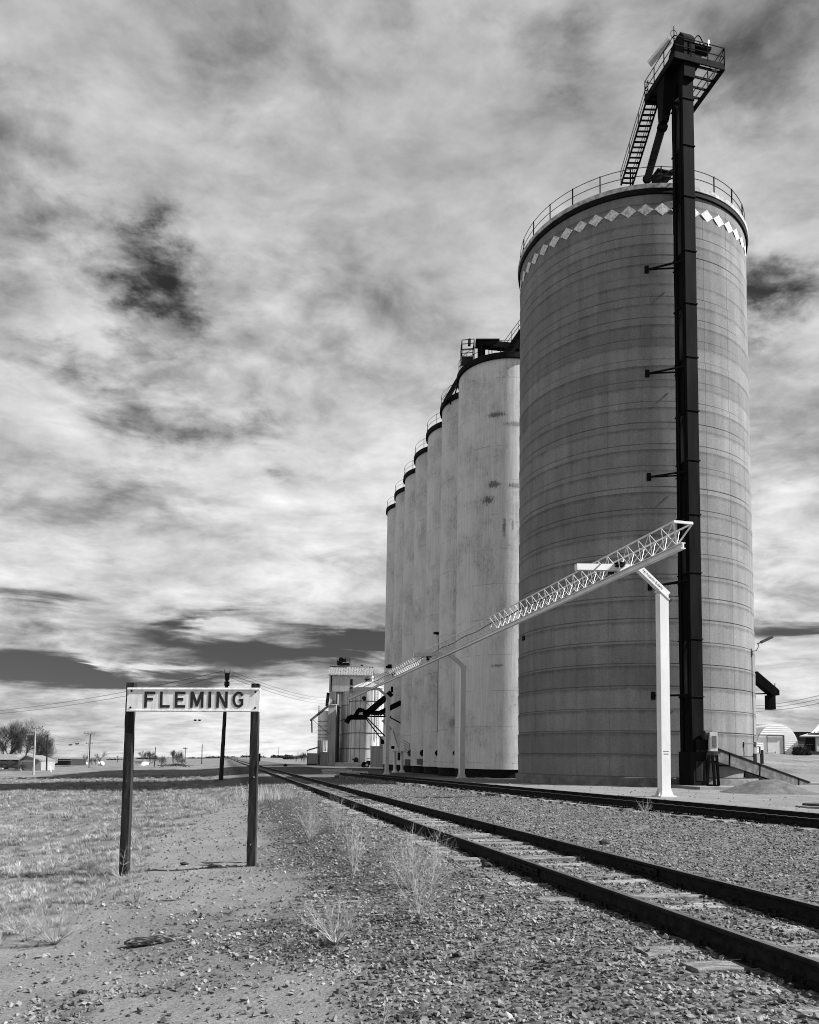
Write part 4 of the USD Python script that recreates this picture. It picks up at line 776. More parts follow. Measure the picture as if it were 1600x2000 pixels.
# ------------------------------------------------------------------ overhead truss with its posts (worker safety line over the siding)
PB = at_z(1298, 1560, 0.44); PB[2] = float(gz(PB[0], PB[1]))
def overhead_truss():
    t = thing('overhead_truss', 'long white lattice truss carried on cranked white posts beside the siding', 'overhead truss', PB)
    E0 = at_y(1335, 1064, 23.8); Lt = 66.5; H, hw = .72, .34
    def T(s, n=0, z=0): return E0 + D * s + N_ * n + ZU * z
    m = MB(); m.box(T(Lt / 2, 0, -.11), (Lt, .16, .03), np.array([D, N_, ZU])).box(T(Lt / 2, 0, .06), (Lt, .14, .03), np.array([D, N_, ZU])).box(T(Lt / 2, 0, -.025), (Lt, .05, .15), np.array([D, N_, ZU])); part(t, 'lower_beam', m, 'truss_paint')
    for sg in (-1, 1):
        m = MB(); m.tube(T(0, sg * hw, H), T(Lt, sg * hw, H), .03, 6); part(t, 'top_chord', m, 'truss_paint')
    m = MB(); m.beam(T(0, -hw, H), T(0, hw, H), .06, .08); part(t, 'end_bar', m, 'white_paint')
    npan = 92; st = Lt / npan; far = MB()
    for k in range(npan):
        for sg in (-1, 1):
            for a, b, r in ((T(k * st, sg * hw, H), T(k * st + st * .5, 0, .07), .013 if k else .03), (T(k * st + st * .5, 0, .07), T((k + 1) * st, sg * hw, H), .013)):
                if k < 74: part(t, 'lattice_bar', MB().tube(a, b, r, 5), 'truss_paint')
                else: far.tube(a, b, r, 4)
        if k % 2 == 0: part(t, 'top_lacing', MB().tube(T(k * st, -hw, H), T((k + 2) * st, hw, H), .010, 4), 'truss_paint')
    part(t, 'lattice_bar', far, 'truss_paint', kind='stuff')
    # lifeline trolleys and slack cable along the truss
    for s, n in ((4.3, 0), (31, 0), (43, .1)):
        m = MB(); m.box(T(s, n, H * .55 if s > 10 else -.02 + H * .5), (.8, .3, .16), np.array([D, N_, ZU])).box(T(s + .3, n, H * .4), (.3, .2, .3), np.array([D, N_, ZU])); part(t, 'trolley', m, 'black_steel')
    m = MB(); m.path([T(s, 0, H * .72 - .04 * math.sin(s * 1.3)) for s in np.linspace(10, Lt, 60)], .028, 5); part(t, 'safety_cable', m, 'dark_wall')
    SPC = 24.7
    for i in range(3):
        B = PB + D * SPC * i; B = np.array([B[0], B[1], float(gz(B[0], B[1]))]); W = .36
        # cranked arm, in the plane across the track
        q0 = at_plane(1300.5, 1172, PB, D); zt = q0[2] - PB[2]
        def P(x, y): p = at_plane(x, y, PB, D); return np.array([(p - PB) @ N_, p[2] - PB[2]])
        ctr = [P(1125, 1108.0), P(1247, 1109.5), P(1303, 1163)]
        post_n = 0.0
        m = MB(); zc = (ctr[2][1]); top = zc + .04
        m.box(B + ZU * (top / 2 + .02), (W, .30, top - .04), np.array([N_, D, ZU])); po = part(t, 'post', m, 'white_paint')
        w = .115; line = LineString([tuple(c) for c in ctr]); poly = line.buffer(w, cap_style=2, join_style=2)
        m = MB(); m.prism(poly, B - D * .11, N_, ZU, D, .22); ar = part(po, 'cranked_arm', m, 'white_paint')
        m = MB(); dv = ctr[2] - ctr[1]; dv = dv / np.linalg.norm(dv); nn = np.array([dv[1], -dv[0]]); nn = nn if nn[1] < 0 else -nn
        e = ctr[2] + nn * (w + .03); m.beam(B + N_ * (e[0] - dv[0] * .42) + ZU * (e[1] - dv[1] * .42), B + N_ * (e[0] + dv[0] * .12) + ZU * (e[1] + dv[1] * .12), .34, .04, up=np.cross(D, N_ * dv[0] + ZU * dv[1])); part(po, 'splice_plate', m, 'white_paint')
        m = MB(); m.box(B + ZU * .03, (.66, .62, .05), np.array([N_, D, ZU]))
        for sx, sy in ((-1, -1), (-1, 1), (1, -1), (1, 1)):
            a_ = B + N_ * sx * W / 2 + D * sy * .12 + ZU * .05; m.add(np.array([a_, a_ + N_ * sx * .13, a_ + ZU * .30, a_ + D * .02, a_ + N_ * sx * .13 + D * .02, a_ + ZU * .30 + D * .02]), [[0, 1, 2], [3, 5, 4], [0, 3, 4], [0, 4, 1], [1, 4, 5], [1, 5, 2], [0, 2, 5], [0, 5, 3]])
        part(po, 'base_plate', m, 'white_paint')
        # hanger that ties the arm to the truss
        tn = (E0 - B) @ N_; m = MB(); az = ctr[0][1]
        zb = E0[2] + .07 - B[2]; m.beam(B + N_ * (tn - .12) + ZU * (az - .1), B + N_ * tn + ZU * zb, .05, .03).beam(B + N_ * (tn + .12) + ZU * (az - .1), B + N_ * tn + ZU * zb, .05, .03); part(po, 'hanger', m, 'white_paint')
        if i == 0:
            # maker's lettering on the sloping arm, and a faded stencil near the foot
            tx = meshkit.text_mesh('Fall Protection Systems', .085, .003); v = np.asarray(tx.vertices); v[:, :2] -= [v[:, 0].mean(), v[:, 1].mean()]; v[:, 0] *= .80
            ln = np.linalg.norm(ctr[2] - ctr[1]); v[:, :2] *= min(1, ln * .80 / (v[:, 0].max() - v[:, 0].min()))
            o2 = ctr[1] + dv * ln * .47; vv = B + N_ * (o2[0] + v[:, :1] * dv[0] + v[:, 1:2] * -dv[1]) + ZU * (o2[1] + v[:, :1] * dv[1] + v[:, 1:2] * dv[0]) - D * (.112 + v[:, 2:])
            part(ar, 'lettering', (vv, np.asarray(tx.faces)[:, ::-1]), 'black_paint')
        for k, (zz, ww) in enumerate(((1.66, .24), (1.56, .2))):
            m = MB()
            for q in range(6): m.box(B + N_ * (-ww / 2 + ww * (q + .5) / 6) - D * .152 + ZU * (zz - .004 * (q % 2)), (ww / 6 * .55, .004, .035), np.array([N_, D, ZU]))
            part(po, 'faded_stencil', m, 'pipe_gray')
overhead_truss()

# ------------------------------------------------------------------ smaller old elevator beyond the white row
YO = 124.0
def old_elevator():
    b0 = at_y(690, 1497, YO)
    t = thing('old_elevator', 'small old grain elevator with sheet metal headhouse left of the white silos', 'grain elevator', (b0[0], YO, float(gz(b0[0], YO))))
    gb = b0[2] - .6; px = YO / FPX
    for k, (xl, xr, yt, dy_, steps) in enumerate(((679, 751, 1341.5, 0, (1368.5, 1397.5, 1431, 1461.5)), (666.5, 738, 1348, 6.2, (1376, 1404, 1433, 1462)), (657.5, 728, 1353.5, 12.4, (1380, 1407, 1435, 1462.5)))):
        Yk = YO + dy_; a, b = at_y(xl, 1400, Yk), at_y(xr, 1400, Yk); r = (b[0] - a[0]) / 2; c = ((a[0] + b[0]) / 2, Yk + r); zt = at_y(xl, yt, Yk)[2]
        m = MB(); m.lathe(c, [(r, gb), (r, zt), (r - .2, zt + .02)], 72); bn = part(t, 'steel_bin', m, 'bin_steel', smooth=40)
        for y in steps:
            z = at_y(xl, y, Yk)[2]; m = MB(); m.lathe(c, [(r, z - .05), (r + .05, z - .05), (r + .05, z + .05), (r, z + .05)], 72); part(bn, 'band', m, 'dark_wall')
        for q in range(20):
            an = q / 20 * 2 * math.pi + .2 * k; m = MB(); o = np.array([math.cos(an), math.sin(an), 0]); m.beam(np.array([c[0], c[1], gb]) + o * (r + .01), np.array([c[0], c[1], zt]) + o * (r + .01), .05, .05); part(bn, 'seam', m, 'concrete_dark')
        if k == 0:
            m = MB(); m.lathe(c, [(r + .08, zt), (.5, zt + 1.15), (.02, zt + 1.2)], 48); part(bn, 'cone_roof', m, 'galv', smooth=20)
            m = MB(); cz = zt + 1.25; m.lathe(c, [(.42, cz - .1), (.42, cz + .35)], 16).lathe(c, [(.78, cz + .35), (.02, cz + .85)], 16); part(bn, 'roof_vent', m, 'dark_wall')
            # caged ladder on the right of the front bin
            m = MB(); x0, x1 = 734.5, 739.5
            for x in (x0, x1): m.beam(at_y(x, 1443, YO + .25), at_y(x, 1333, YO + .25), .05, .05)
            for q in range(24): y = 1334 + q * 4.6; m.beam(at_y(x0, y, YO + .25), at_y(x1, y, YO + .25), .04, .04)
            part(bn, 'ladder', m, 'dark_wall')
            m = MB(); pbox(m, 683, 1341, 689, 1352, YO + .4, .6); part(bn, 'hoist_box', m, 'dark_wall')
    # loading dock in front of the bins
    m = MB(); pbox(m, 654, 1491, 722, 1501, YO - 3.5, 3.3); part(t, 'loading_dock', m, 'concrete_dark')
    # headhouse
    Yh = YO + 9.0; m = MB(); pbox(m, 642.5, 1316, 727.5, 1351, Yh, 5.0); hh = part(t, 'headhouse', m, 'galv')
    n = 40; a, b = at_y(649, 1350, Yh - .02), at_y(727, 1320, Yh - .02)
    for q in range(n):
        x = a[0] + (b[0] - a[0]) * (q + .5) / n; m = MB(); m.box((x, Yh - .02, (a[2] + b[2]) / 2), (.05, .05, b[2] - a[2])); part(hh, 'siding_rib', m, 'galv')
    m = MB(); pbox(m, 645.5, 1320, 648.8, 1350.5, Yh - .06, .1); part(hh, 'corner_slot', m, 'dark_inside'); m = MB(); pbox(m, 684, 1326.5, 689.3, 1338.5, Yh - .06, .1); part(hh, 'window', m, 'dark_inside')
    e0, e1 = at_y(641.5, 1319.5, Yh), at_y(728.8, 1319.5, Yh); zr = at_y(650, 1301.5, Yh + 2.5)[2]; ze = e0[2] + .1; x0, x1 = e0[0], e1[0]
    for sg, ya, yb in ((0, Yh - .35, Yh + 2.5), (1, Yh + 5.35, Yh + 2.5)):
        nr = 34
        for q in range(nr):
            xa, xb = x0 + (x1 - x0) * q / nr, x0 + (x1 - x0) * (q + 1) / nr; dz = .05 if q % 2 else 0
            m = MB(); m.add(np.array([[xa, ya, ze + dz], [xb, ya, ze + dz], [xb, yb, zr + dz], [xa, yb, zr + dz], [xa, ya, ze + dz - .09], [xb, ya, ze + dz - .09], [xb, yb, zr + dz - .09], [xa, yb, zr + dz - .09]]), [[0, 1, 2, 3], [4, 7, 6, 5], [0, 4, 5, 1], [2, 6, 7, 3], [1, 5, 6, 2], [0, 3, 7, 4]]); part(hh, 'roof_sheet', m, 'old_roof')
    for xx, sg in ((x0 + .35, -1), (x1 - .35, 1)):
        m = MB(); m.add(np.array([[xx, Yh, ze], [xx, Yh + 5, ze], [xx, Yh + 2.5, zr - .1], [xx + .1 * sg, Yh, ze], [xx + .1 * sg, Yh + 5, ze], [xx + .1 * sg, Yh + 2.5, zr - .1]]), [[0, 1, 2], [3, 5, 4], [0, 3, 4], [0, 4, 1], [1, 4, 5], [1, 5, 2], [0, 2, 5], [0, 5, 3]]); part(hh, 'gable', m, 'galv')
    m = MB(); m.beam((x0, Yh + 2.5, zr + .06), (x1, Yh + 2.5, zr + .06), .5, .08); part(hh, 'ridge_cap', m, 'galv')
    m = MB(); m.box(at_y(707, 1300.5, Yh + 2.5), (.4, .4, .35)); part(hh, 'ridge_vent', m, 'dark_wall')
    # roof platform with head drive
    Yp = Yh + 2.0; m = MB(); pbox(m, 658, 1295, 682.5, 1297.8, Yp, 1.8)
    for x in (660, 665, 671): pbox(m, x, 1297.8, x + 1.1, 1301.5, Yp + .6, .2)
    pf = part(t, 'roof_platform', m, 'tar'); m = MB()
    for dd in (0, 1.8):
        for y in (1285.2, 1290.2): m.beam(at_y(658.3, y, Yp) + [0, dd, 0], at_y(682.5, y, Yp) + [0, dd, 0], .05, .05)
        for x in (658.3, 666, 674, 682.5): m.beam(at_y(x, 1296, Yp) + [0, dd, 0], at_y(x, 1285, Yp) + [0, dd, 0], .06, .06)
    part(pf, 'hand_rail', m, 'tar'); m = MB(); c = at_y(666.5, 1288.5, Yp + .8); m.tube(c - [0, .3, 0], c + [0, .5, 0], .42, 14).box(c + [.5, 0, -.1], (.8, .6, .45)).box(c - [.2, 0, .4], (.9, .8, .25)); part(pf, 'head_drive', m, 'tar')
    # narrow tower and chute between headhouse and bins, annex wall, lean-to
    m = MB(); pbox(m, 643.5, 1351, 657, 1378, Yh + .2, 3); part(t, 'neck_wall', m, 'galv'); m = MB(); m.beam(at_y(649.5, 1352, Yh - .1), at_y(651.3, 1375, Yh - .1), .3, .3); part(t, 'down_pipe', m, 'concrete_dark')
    m = MB(); pbox(m, 638.5, 1376, 657, 1496, Yh - 3, 7); part(t, 'annex_wall', m, 'old_white'); m = MB(); pbox(m, 646, 1375.2, 657.5, 1377, Yh - 3.1, 7.2); part(t, 'annex_coping', m, 'galv')
    m = MB(); m.beam(at_y(641.5, 1353, Yh + 2), at_y(638.5, 1379, Yh + 2), .5, .5); part(t, 'sloping_leg', m, 'dark_wall')
    # left bin with corrugated sheets and its base
    Yl = Yh + 2; a, b = at_y(620, 1420, Yl), at_y(641, 1420, Yl); r = (b[0] - a[0]) / 2; c = ((a[0] + b[0]) / 2, Yl + r); zt, zm = at_y(630, 1388, Yl)[2], at_y(630, 1446, Yl)[2]
    m = MB(); zs = np.linspace(zm, zt, 60); m.lathe(c, [(r + (.035 if i % 2 else 0), z) for i, z in enumerate(zs)], 48); lb = part(t, 'corrugated_bin', m, 'bright_metal', smooth=60)
    for y in (1409, 1418, 1427, 1435, 1441): z = at_y(630, y, Yl)[2]; mm = MB(); mm.lathe(c, [(r, z - .04), (r + .07, z - .04), (r + .07, z + .04), (r, z + .04)], 48); part(lb, 'hoop', mm, 'concrete_dark')
    m = MB()
    for x in (621.5, 625): m.beam(at_y(x, 1446, Yl - .1), at_y(x, 1378, Yl - .1), .05, .05)
    for q in range(18): m.beam(at_y(621.5, 1380 + q * 3.7, Yl - .1), at_y(625, 1380 + q * 3.7, Yl - .1), .04, .04)
    part(lb, 'ladder', m, 'concrete_dark')
    m = MB(); pbox(m, 619, 1446, 625, 1496, Yl - .1, 5); part(t, 'base_wall', m, 'old_white'); m = MB(); pbox(m, 625.2, 1469, 639, 1496, Yl - .4, 5); part(t, 'base_wall', m, 'old_white')
    for q in range(4): m = MB(); pbox(m, 626 + q * 3, 1446, 628.2 + q * 3, 1469 - q * .6, Yl - .1, .4); part(t, 'siding_panel', m, 'bright_metal')
    m = MB(); pbox(m, 621, 1474, 622.6, 1492, Yl - .2, .1); part(t, 'door', m, 'dark_inside'); m = MB(); pbox(m, 641.6, 1468, 642.6, 1490, Yh - 3.05, .1); part(t, 'slot', m, 'dark_inside')
    # loading spout reaching out to the left
    m = MB(); m.beam(at_y(641, 1379, Yh), at_y(607, 1407, Yh - 4), .28, .3); so = part(t, 'loading_spout', m, 'dark_wall'); m = MB(); m.tube(at_y(609, 1406, Yh - 4), at_y(609.4, 1431, Yh - 4), .12, 8); part(so, 'drop_pipe', m, 'dark_wall')
    m = MB(); m.tube(at_y(611, 1406, Yh - 4), at_y(642.5, 1433.5, Yh - 3), .04, 5); part(so, 'stay', m, 'dark_wall')
old_elevator()
sh = thing('lean_to_shed', 'low boarded shed at the far left end of the old elevator', 'shed', on(at_y(610, 1496, 130)[0], 130.0))
n = 5
for q in range(n):
    y1, y0 = 1497 - q * 5.2, 1497 - (q + 1) * 5.2 + .25; m = MB(); pbox(m, 600, y0, 620, y1, 130 - .02 * (n - q) * .2, .12); part(sh, 'wall_board', m, 'gray_wall' if q > 0 else 'dark_wall')
m = MB(); pbox(m, 599.2, 1465.5, 600.4, 1497.5, 129.9, .3); part(sh, 'corner_post', m, 'dark_wall')
m = MB(); a, b = at_y(599, 1465.5, 129.7), at_y(621, 1459.5, 129.7); m.add(np.array([a, b, b + [0, 4, .3], a + [0, 4, .3], a - ZU * .15, b - ZU * .15, b + [0, 4, .15], a + [0, 4, .15]]), [[0, 1, 2, 3], [4, 7, 6, 5], [0, 4, 5, 1], [1, 5, 6, 2], [2, 6, 7, 3], [3, 7, 4, 0]]); part(sh, 'roof', m, 'concrete_dark')
wb = thing('white_annex', 'plain flat white wall block between old elevator and white silos', 'annex building', on(at_y(738, 1496, 112)[0], 112.0))
m = MB(); pbox(m, 723, 1458.5, 760, 1499, 112, 4); part(wb, 'wall', m, 'old_white'); m = MB(); pbox(m, 722.6, 1457.6, 760, 1459.2, 111.95, 4.1); part(wb, 'coping', m, 'galv')
m = MB(); pbox(m, 741, 1438, 748, 1458, 111.5, .6); part(wb, 'lamp_box', m, 'old_white')

# black loading spouts with their struts, in front of the last white silo
YB = 96.0
ls = thing('loading_spout', 'black crooked loading spouts jutting left from the last white silo', 'grain spout', on(at_y(740, 1500, YB)[0], YB))
def bar(x0, y0, x1, y1, w, h, Y0=YB, Y1=YB): return MB().beam(at_y(x0, y0, Y0), at_y(x1, y1, Y1), w, h)
for (x0, y0, x1, y1, w) in ((765, 1353, 711.5, 1398, .75), (715, 1401, 683, 1401, .62), (684, 1400, 676.5, 1412, .6), (711, 1388, 699, 1386, .5), (701, 1386.5, 694, 1399, .5), (711, 1390, 741, 1393.5, .55), (740, 1394, 784, 1372, .62)):
    part(ls, 'chute', bar(x0, y0, x1, y1, .5, w), 'tar')
for (x0, y0, x1, y1) in ((714, 1402, 751, 1452), (716, 1401, 760, 1446), (747, 1393, 762, 1408), (748, 1394, 784, 1413), (716, 1399, 764, 1400)):
    part(ls, 'strut', bar(x0, y0, x1, y1, .13, .15), 'tar')
part(ls, 'pulley', MB().tube(at_y(711.3, 1364, YB) - [0, .1, 0], at_y(711.3, 1364, YB) + [0, .2, 0], .28, 10), 'dark_wall')
part(ls, 'pull_cable', MB().path([at_y(711.3, 1364, YB), at_y(713, 1370, YB), at_y(727, 1383, YB)], .03, 5), 'dark_wall')
part(ls, 'valve_box', pbox(MB(), 744, 1445, 750, 1453, YB, .5), 'tar')
part(ls, 'wall_box', pbox(MB(), 763.5, 1341, 768, 1352, YB, .5), 'tar')
# steel loading stairs
YT = 79.0
stt = thing('access_stairs', 'white steel stairs on round legs at the foot of the white silos', 'stairs', on(at_y(780, 1508, YT)[0], YT))
for (x0, x1) in ((770, 779), (784, 791)):
    part(stt, 'stringer', bar(x0, 1430, x1, 1467, .08, .3, YT + 2, YT), 'truss_paint')
for q in range(10): y = 1432 + q * 3.6; x = 772 + q * .9; part(stt, 'tread', MB().beam(at_y(x, y, YT + 2 - q * .2), at_y(x + 13, y, YT + 2 - q * .2), .26, .05), 'truss_paint')
for off in (0, -5): part(stt, 'hand_rail', MB().path([at_y(768, 1428 + off, YT + 2), at_y(778.5, 1466 + off, YT)], .03, 6), 'pipe_gray')
for k in range(5): part(stt, 'side_rail', MB().tube(at_y(789, 1446 + k * 5, YT), at_y(800, 1453 + k * 5, YT), .025, 5), 'pipe_gray')
part(stt, 'side_rail', MB().tube(at_y(800, 1452, YT), at_y(799, 1476, YT), .03, 5), 'pipe_gray')
part(stt, 'platform', MB().box(at_y(780, 1467, YT), (1.3, 1.2, .12)), 'truss_paint')
for x in (771.5, 785.2):
    a, b = at_y(x, 1467, YT), at_y(x, 1509, YT); m = MB().tube(b, a, .15, 12); lg = part(stt, 'leg', m, 'truss_paint', smooth=40); part(lg, 'foot_cone', MB().tube(b, b + ZU * .3, .36, 12, r2=.16), 'truss_paint', smooth=40)
part(stt, 'gate_arm', bar(748, 1406, 764, 1426, .12, .35, YT, YT), 'old_white')
part(stt, 'door', pbox(MB(), 776.5, 1470, 782, 1485, YT + 5.2, .1), 'dark_inside')
part(stt, 'barrel_lamp', MB().box(at_y(767.5, 1460, YT), (.35, .3, .3)), 'tar')
# small tractor at the dock
YV = 112.0
tr = thing('tractor', 'small dark tractor with a pale wheel hub parked by the old elevator', 'tractor', on(at_y(717, 1499, YV)[0], YV))
gw = at_y(713.5, 1499, YV)[2]
c = at_y(716.8, 1494.2, YV); rw = .37
m = MB().tube(c, c + [0, .25, 0], rw, 18); w_ = part(tr, 'wheel', m, 'tyre', smooth=40); part(w_, 'hub', MB().tube(c - [0, .03, 0], c + [0, .01, 0], .19, 14), 'rim_white')
c2 = c + [-.5, .5, -.02]; part(tr, 'wheel', MB().tube(c2, c2 + [0, .25, 0], rw, 18), 'tyre', smooth=40)
part(tr, 'body', pbox(MB(), 715.5, 1486, 722.5, 1494, YV + .1, 1.2), 'dark_wall'); part(tr, 'hood', pbox(MB(), 708, 1488.5, 716, 1493, YV + .5, .6), 'dark_wall')
part(tr, 'canopy', pbox(MB(), 715.3, 1480.6, 723, 1482, YV, 1.2), 'rim_white'); part(tr, 'canopy_post', pbox(MB(), 718.2, 1482, 719.4, 1487, YV + .4, .2), 'rim_white')
mo = thing('grain_auger_motor', 'dark engine on the loading dock against the round steel bin', 'engine', at_y(696, 1490, YO - 1.5))
part(mo, 'engine_block', pbox(MB(), 691, 1482, 700, 1489, YO - 2.2, .8), 'tar'); part(mo, 'flywheel', MB().tube(at_y(696, 1482.5, YO - 2.3), at_y(696, 1482.5, YO - 2.1), .3, 12), 'tar'); part(mo, 'drawbar', bar(688, 1482.5, 693, 1485, .15, .15, YO - 2, YO - 2), 'tar')
# stacked timbers at the end of the siding
for k, (x0, y0, x1, y1, lab) in enumerate(((629, 1501.0, 690, 1513.0, 'long low stack of old timbers at the end of the siding, farther one'), (656, 1508.0, 722, 1516.5, 'long low stack of old timbers at the end of the siding, nearer one'))):
    Yt = 66 - k * 8; c = at_y((x0 + x1) / 2, y1, Yt); st_ = thing('timber_stack', lab, 'timber stack', on(c[0], Yt))
    w = (x1 - x0) * Yt / FPX
    for q in range(4):
        zz = float(gz(c[0], Yt)) + .12 + .19 * (q // 2); m = MB(); m.box((c[0] + .3 * (q % 2) - .25 * (q // 2), Yt + .26 * (q % 2), zz), (w * (.95 - .12 * (q // 2)), .23, .18)); part(st_, 'timber', m, 'plank')

# ------------------------------------------------------------------ quonset hut, barn and ground at the right edge
YQ = 100.0
def quonset():
    a, b, top = at_y(1476.5, 1472.5, YQ), at_y(1562.5, 1473.5, YQ), at_y(1518, 1414.8, YQ); cx = (a[0] + b[0]) / 2; w = (b[0] - a[0]) / 2; z0 = min(a[2], b[2]) - .1; H = top[2] - z0
    t = thing('quonset_hut', 'bright white ribbed arched metal hut on the bank behind the gravel', 'quonset hut', (cx, YQ, z0))
    kk = 48
    def arch(q, sc=1.0): x = math.cos(q); y = math.sin(q); return cx + w * sc * np.sign(x) * abs(x) ** .82, z0 + H * sc * y ** .92
    qs = np.linspace(0, math.pi, kk + 1); ys = np.linspace(YQ + .1, YQ + 14, 70); v, f = [], []
    for i, yy in enumerate(ys):
        for q in qs: x, z = arch(q, 1 + (.012 if i % 2 else 0)); v.append([x, yy, z])
    for i in range(len(ys) - 1):
        for j in range(kk): f.append([i * (kk + 1) + j, i * (kk + 1) + j + 1, (i + 1) * (kk + 1) + j + 1, (i + 1) * (kk + 1) + j])
    part(t, 'arched_roof', MB().add(np.array(v), np.array(f)), 'galv', smooth=60)
    # front wall of lapped sheets, cut round the door
    dx0, dx1, dz = at_y(1498, 1450, YQ)[0], at_y(1531.5, 1450, YQ)[0], at_y(1515, 1437.5, YQ)[2]
    out = Polygon([arch(q, .995) for q in qs]); n = 15
    from shapely.geometry import box as sbox
    dr = sbox(dx0, z0 - 1, dx1, dz)
    for i in range(n):
        za, zb = z0 + H * i / n, z0 + H * (i + 1) / n; pc = out.intersection(sbox(-1e3, za, 1e3, zb)).difference(dr)
        if pc.is_empty: continue
        for g in getattr(pc, 'geoms', [pc]):
            tilt = .018; m = MB(); vv, ff = trimesh.creation.triangulate_polygon(g, engine='earcut'); y_ = YQ - tilt * (1 - (vv[:, 1] - za) / (zb - za)) - .01
            nv = len(vv); m.add(np.vstack([np.stack([vv[:, 0], y_, vv[:, 1]], 1), np.stack([vv[:, 0], y_ * 0 + YQ + .05, vv[:, 1]], 1)]), np.vstack([ff[:, ::-1], ff + nv]))
            ring = np.arange(nv); m._f.append(np.vstack([np.stack([ring, np.roll(ring, -1), np.roll(ring, -1) + nv], 1), np.stack([ring, np.roll(ring, -1) + nv, ring + nv], 1)])) if nv == len(g.exterior.coords) - 1 else None
            part(t, 'wall_sheet', m, 'bright_metal')
    d = part(t, 'sliding_door', MB().box(((dx0 + dx1) / 2, YQ + .02, (z0 + dz) / 2), (dx1 - dx0 - .1, .08, dz - z0 - .06)), 'pale_door')
    part(d, 'door_track', MB().box(((at_y(1480, 1436, YQ)[0] + dx1) / 2, YQ - .12, dz + .06), (dx1 - at_y(1480, 1436, YQ)[0], .1, .12)), 'concrete_dark')
    part(d, 'door_edge', MB().box((dx1 - .03, YQ - .05, (z0 + dz) / 2), (.12, .1, dz - z0)), 'dark_wall'); part(d, 'door_edge', MB().box((dx0 + .03, YQ - .05, (z0 + dz) / 2), (.05, .08, dz - z0)), 'concrete_dark')
quonset()
YN = 96.0
bn = thing('porch_house', 'building with pale porch roof and ribbed gable cut off by the right edge', 'house', on(at_y(1592, 1474, YN)[0], YN))
m = MB(); a, b, c, d_ = at_y(1562, 1437.5, YN), at_y(1592, 1437.5, YN), at_y(1586, 1430, YN + 3), at_y(1640, 1432, YN + 3); e_ = at_y(1640, 1437.5, YN)
m.add(np.array([a, e_, d_, c, a - ZU * .14, e_ - ZU * .14, d_ - ZU * .14, c - ZU * .14]), [[0, 1, 2, 3], [4, 7, 6, 5], [0, 4, 5, 1], [0, 3, 7, 4], [2, 6, 7, 3], [1, 5, 6, 2]]); part(bn, 'porch_roof', m, 'gray_wall')
m = MB(); p0, p1, p2, p3 = at_y(1584, 1431, YN + 1), at_y(1640, 1431, YN + 1), at_y(1640, 1390, YN + 5), at_y(1612, 1400, YN + 5)
m.add(np.array([p0, p1, p2, p3]), [[0, 1, 2, 3]]); mr = part(bn, 'main_roof', m, 'galv')
for q in range(9): u0 = p0 + (p1 - p0) * q / 8; u1 = p3 + (p2 - p3) * q / 8; part(mr, 'roof_rib', MB().beam(u0, u1, .08, .1), 'concrete_dark')
part(bn, 'porch_post', pbox(MB(), 1596.5, 1438, 1600.5, 1476, YN + .2, .3), 'old_white'); part(bn, 'porch_post', pbox(MB(), 1612, 1438, 1616, 1476, YN + .2, .3), 'old_white')
part(bn, 'back_wall', pbox(MB(), 1574, 1437, 1640, 1474, YN + 3.2, .3), 'dark_inside'); part(bn, 'porch_rail', pbox(MB(), 1576, 1453.7, 1588, 1455, YN + 2.6, .1), 'pipe_gray')
part(bn, 'porch_floor', pbox(MB(), 1570, 1468.5, 1640, 1476, YN, 3), 'dark_wall')
ds = thing('dark_shed', 'dark walled flat shed behind the arched hut at the right', 'shed', on(at_y(1565, 1474, 112)[0], 112.0))
part(ds, 'wall', pbox(MB(), 1542, 1432, 1600, 1474, 112, 5), 'dark_wall'); part(ds, 'flat_roof', pbox(MB(), 1541, 1430.2, 1601, 1432, 111.8, 5.4), 'tar'); part(ds, 'side_rail', pbox(MB(), 1562, 1453.5, 1576, 1455, 111.7, .1), 'pipe_gray')
lw = thing('long_shed', 'grey roofed building peeping out between the silo and the arched hut', 'shed', on(at_y(1470, 1470, 125)[0], 125.0))
part(lw, 'wall', pbox(MB(), 1440, 1424, 1497, 1470, 125, 5), 'gray_wall'); part(lw, 'roof_edge', pbox(MB(), 1440, 1415.5, 1503, 1423.4, 124.7, 5.4), 'concrete_dark')
# concrete drive strip past the conveyor's end, and a dark round lid
strip = MB(); q0, q1 = at_y(1478, 1531, 49.5), at_y(1640, 1528, 49.5); zs_ = [float(gz(x, 50.)) for x in (q0[0], q1[0] + 3)]
strip.box(((q0[0] + q1[0]) / 2 + 2, 51.0, max(zs_) + .02), (q1[0] - q0[0] + 4, 2.8, .2)); solo('concrete_drive', strip, 'concrete', kind='structure')
lidc = G(1606, 1578); ring = MB(); lidz = float(gz(lidc[0], lidc[1])) + .03
ld = thing('tank_lid', 'round dark steel lid lying in the gravel at the right edge', 'tank lid', (lidc[0], lidc[1], lidz))
part(ld, 'lid', MB().lathe((lidc[0], lidc[1]), [(.02, lidz + .10), (.5, lidz + .09), (.52, lidz + .05), (.55, lidz - .1)], 40), 'dark_wall', smooth=30); part(ld, 'ring', MB().lathe((lidc[0], lidc[1]), [(.56, lidz - .1), (.56, lidz + .03), (.68, lidz + .02), (.70, lidz - .1)], 40), 'concrete')

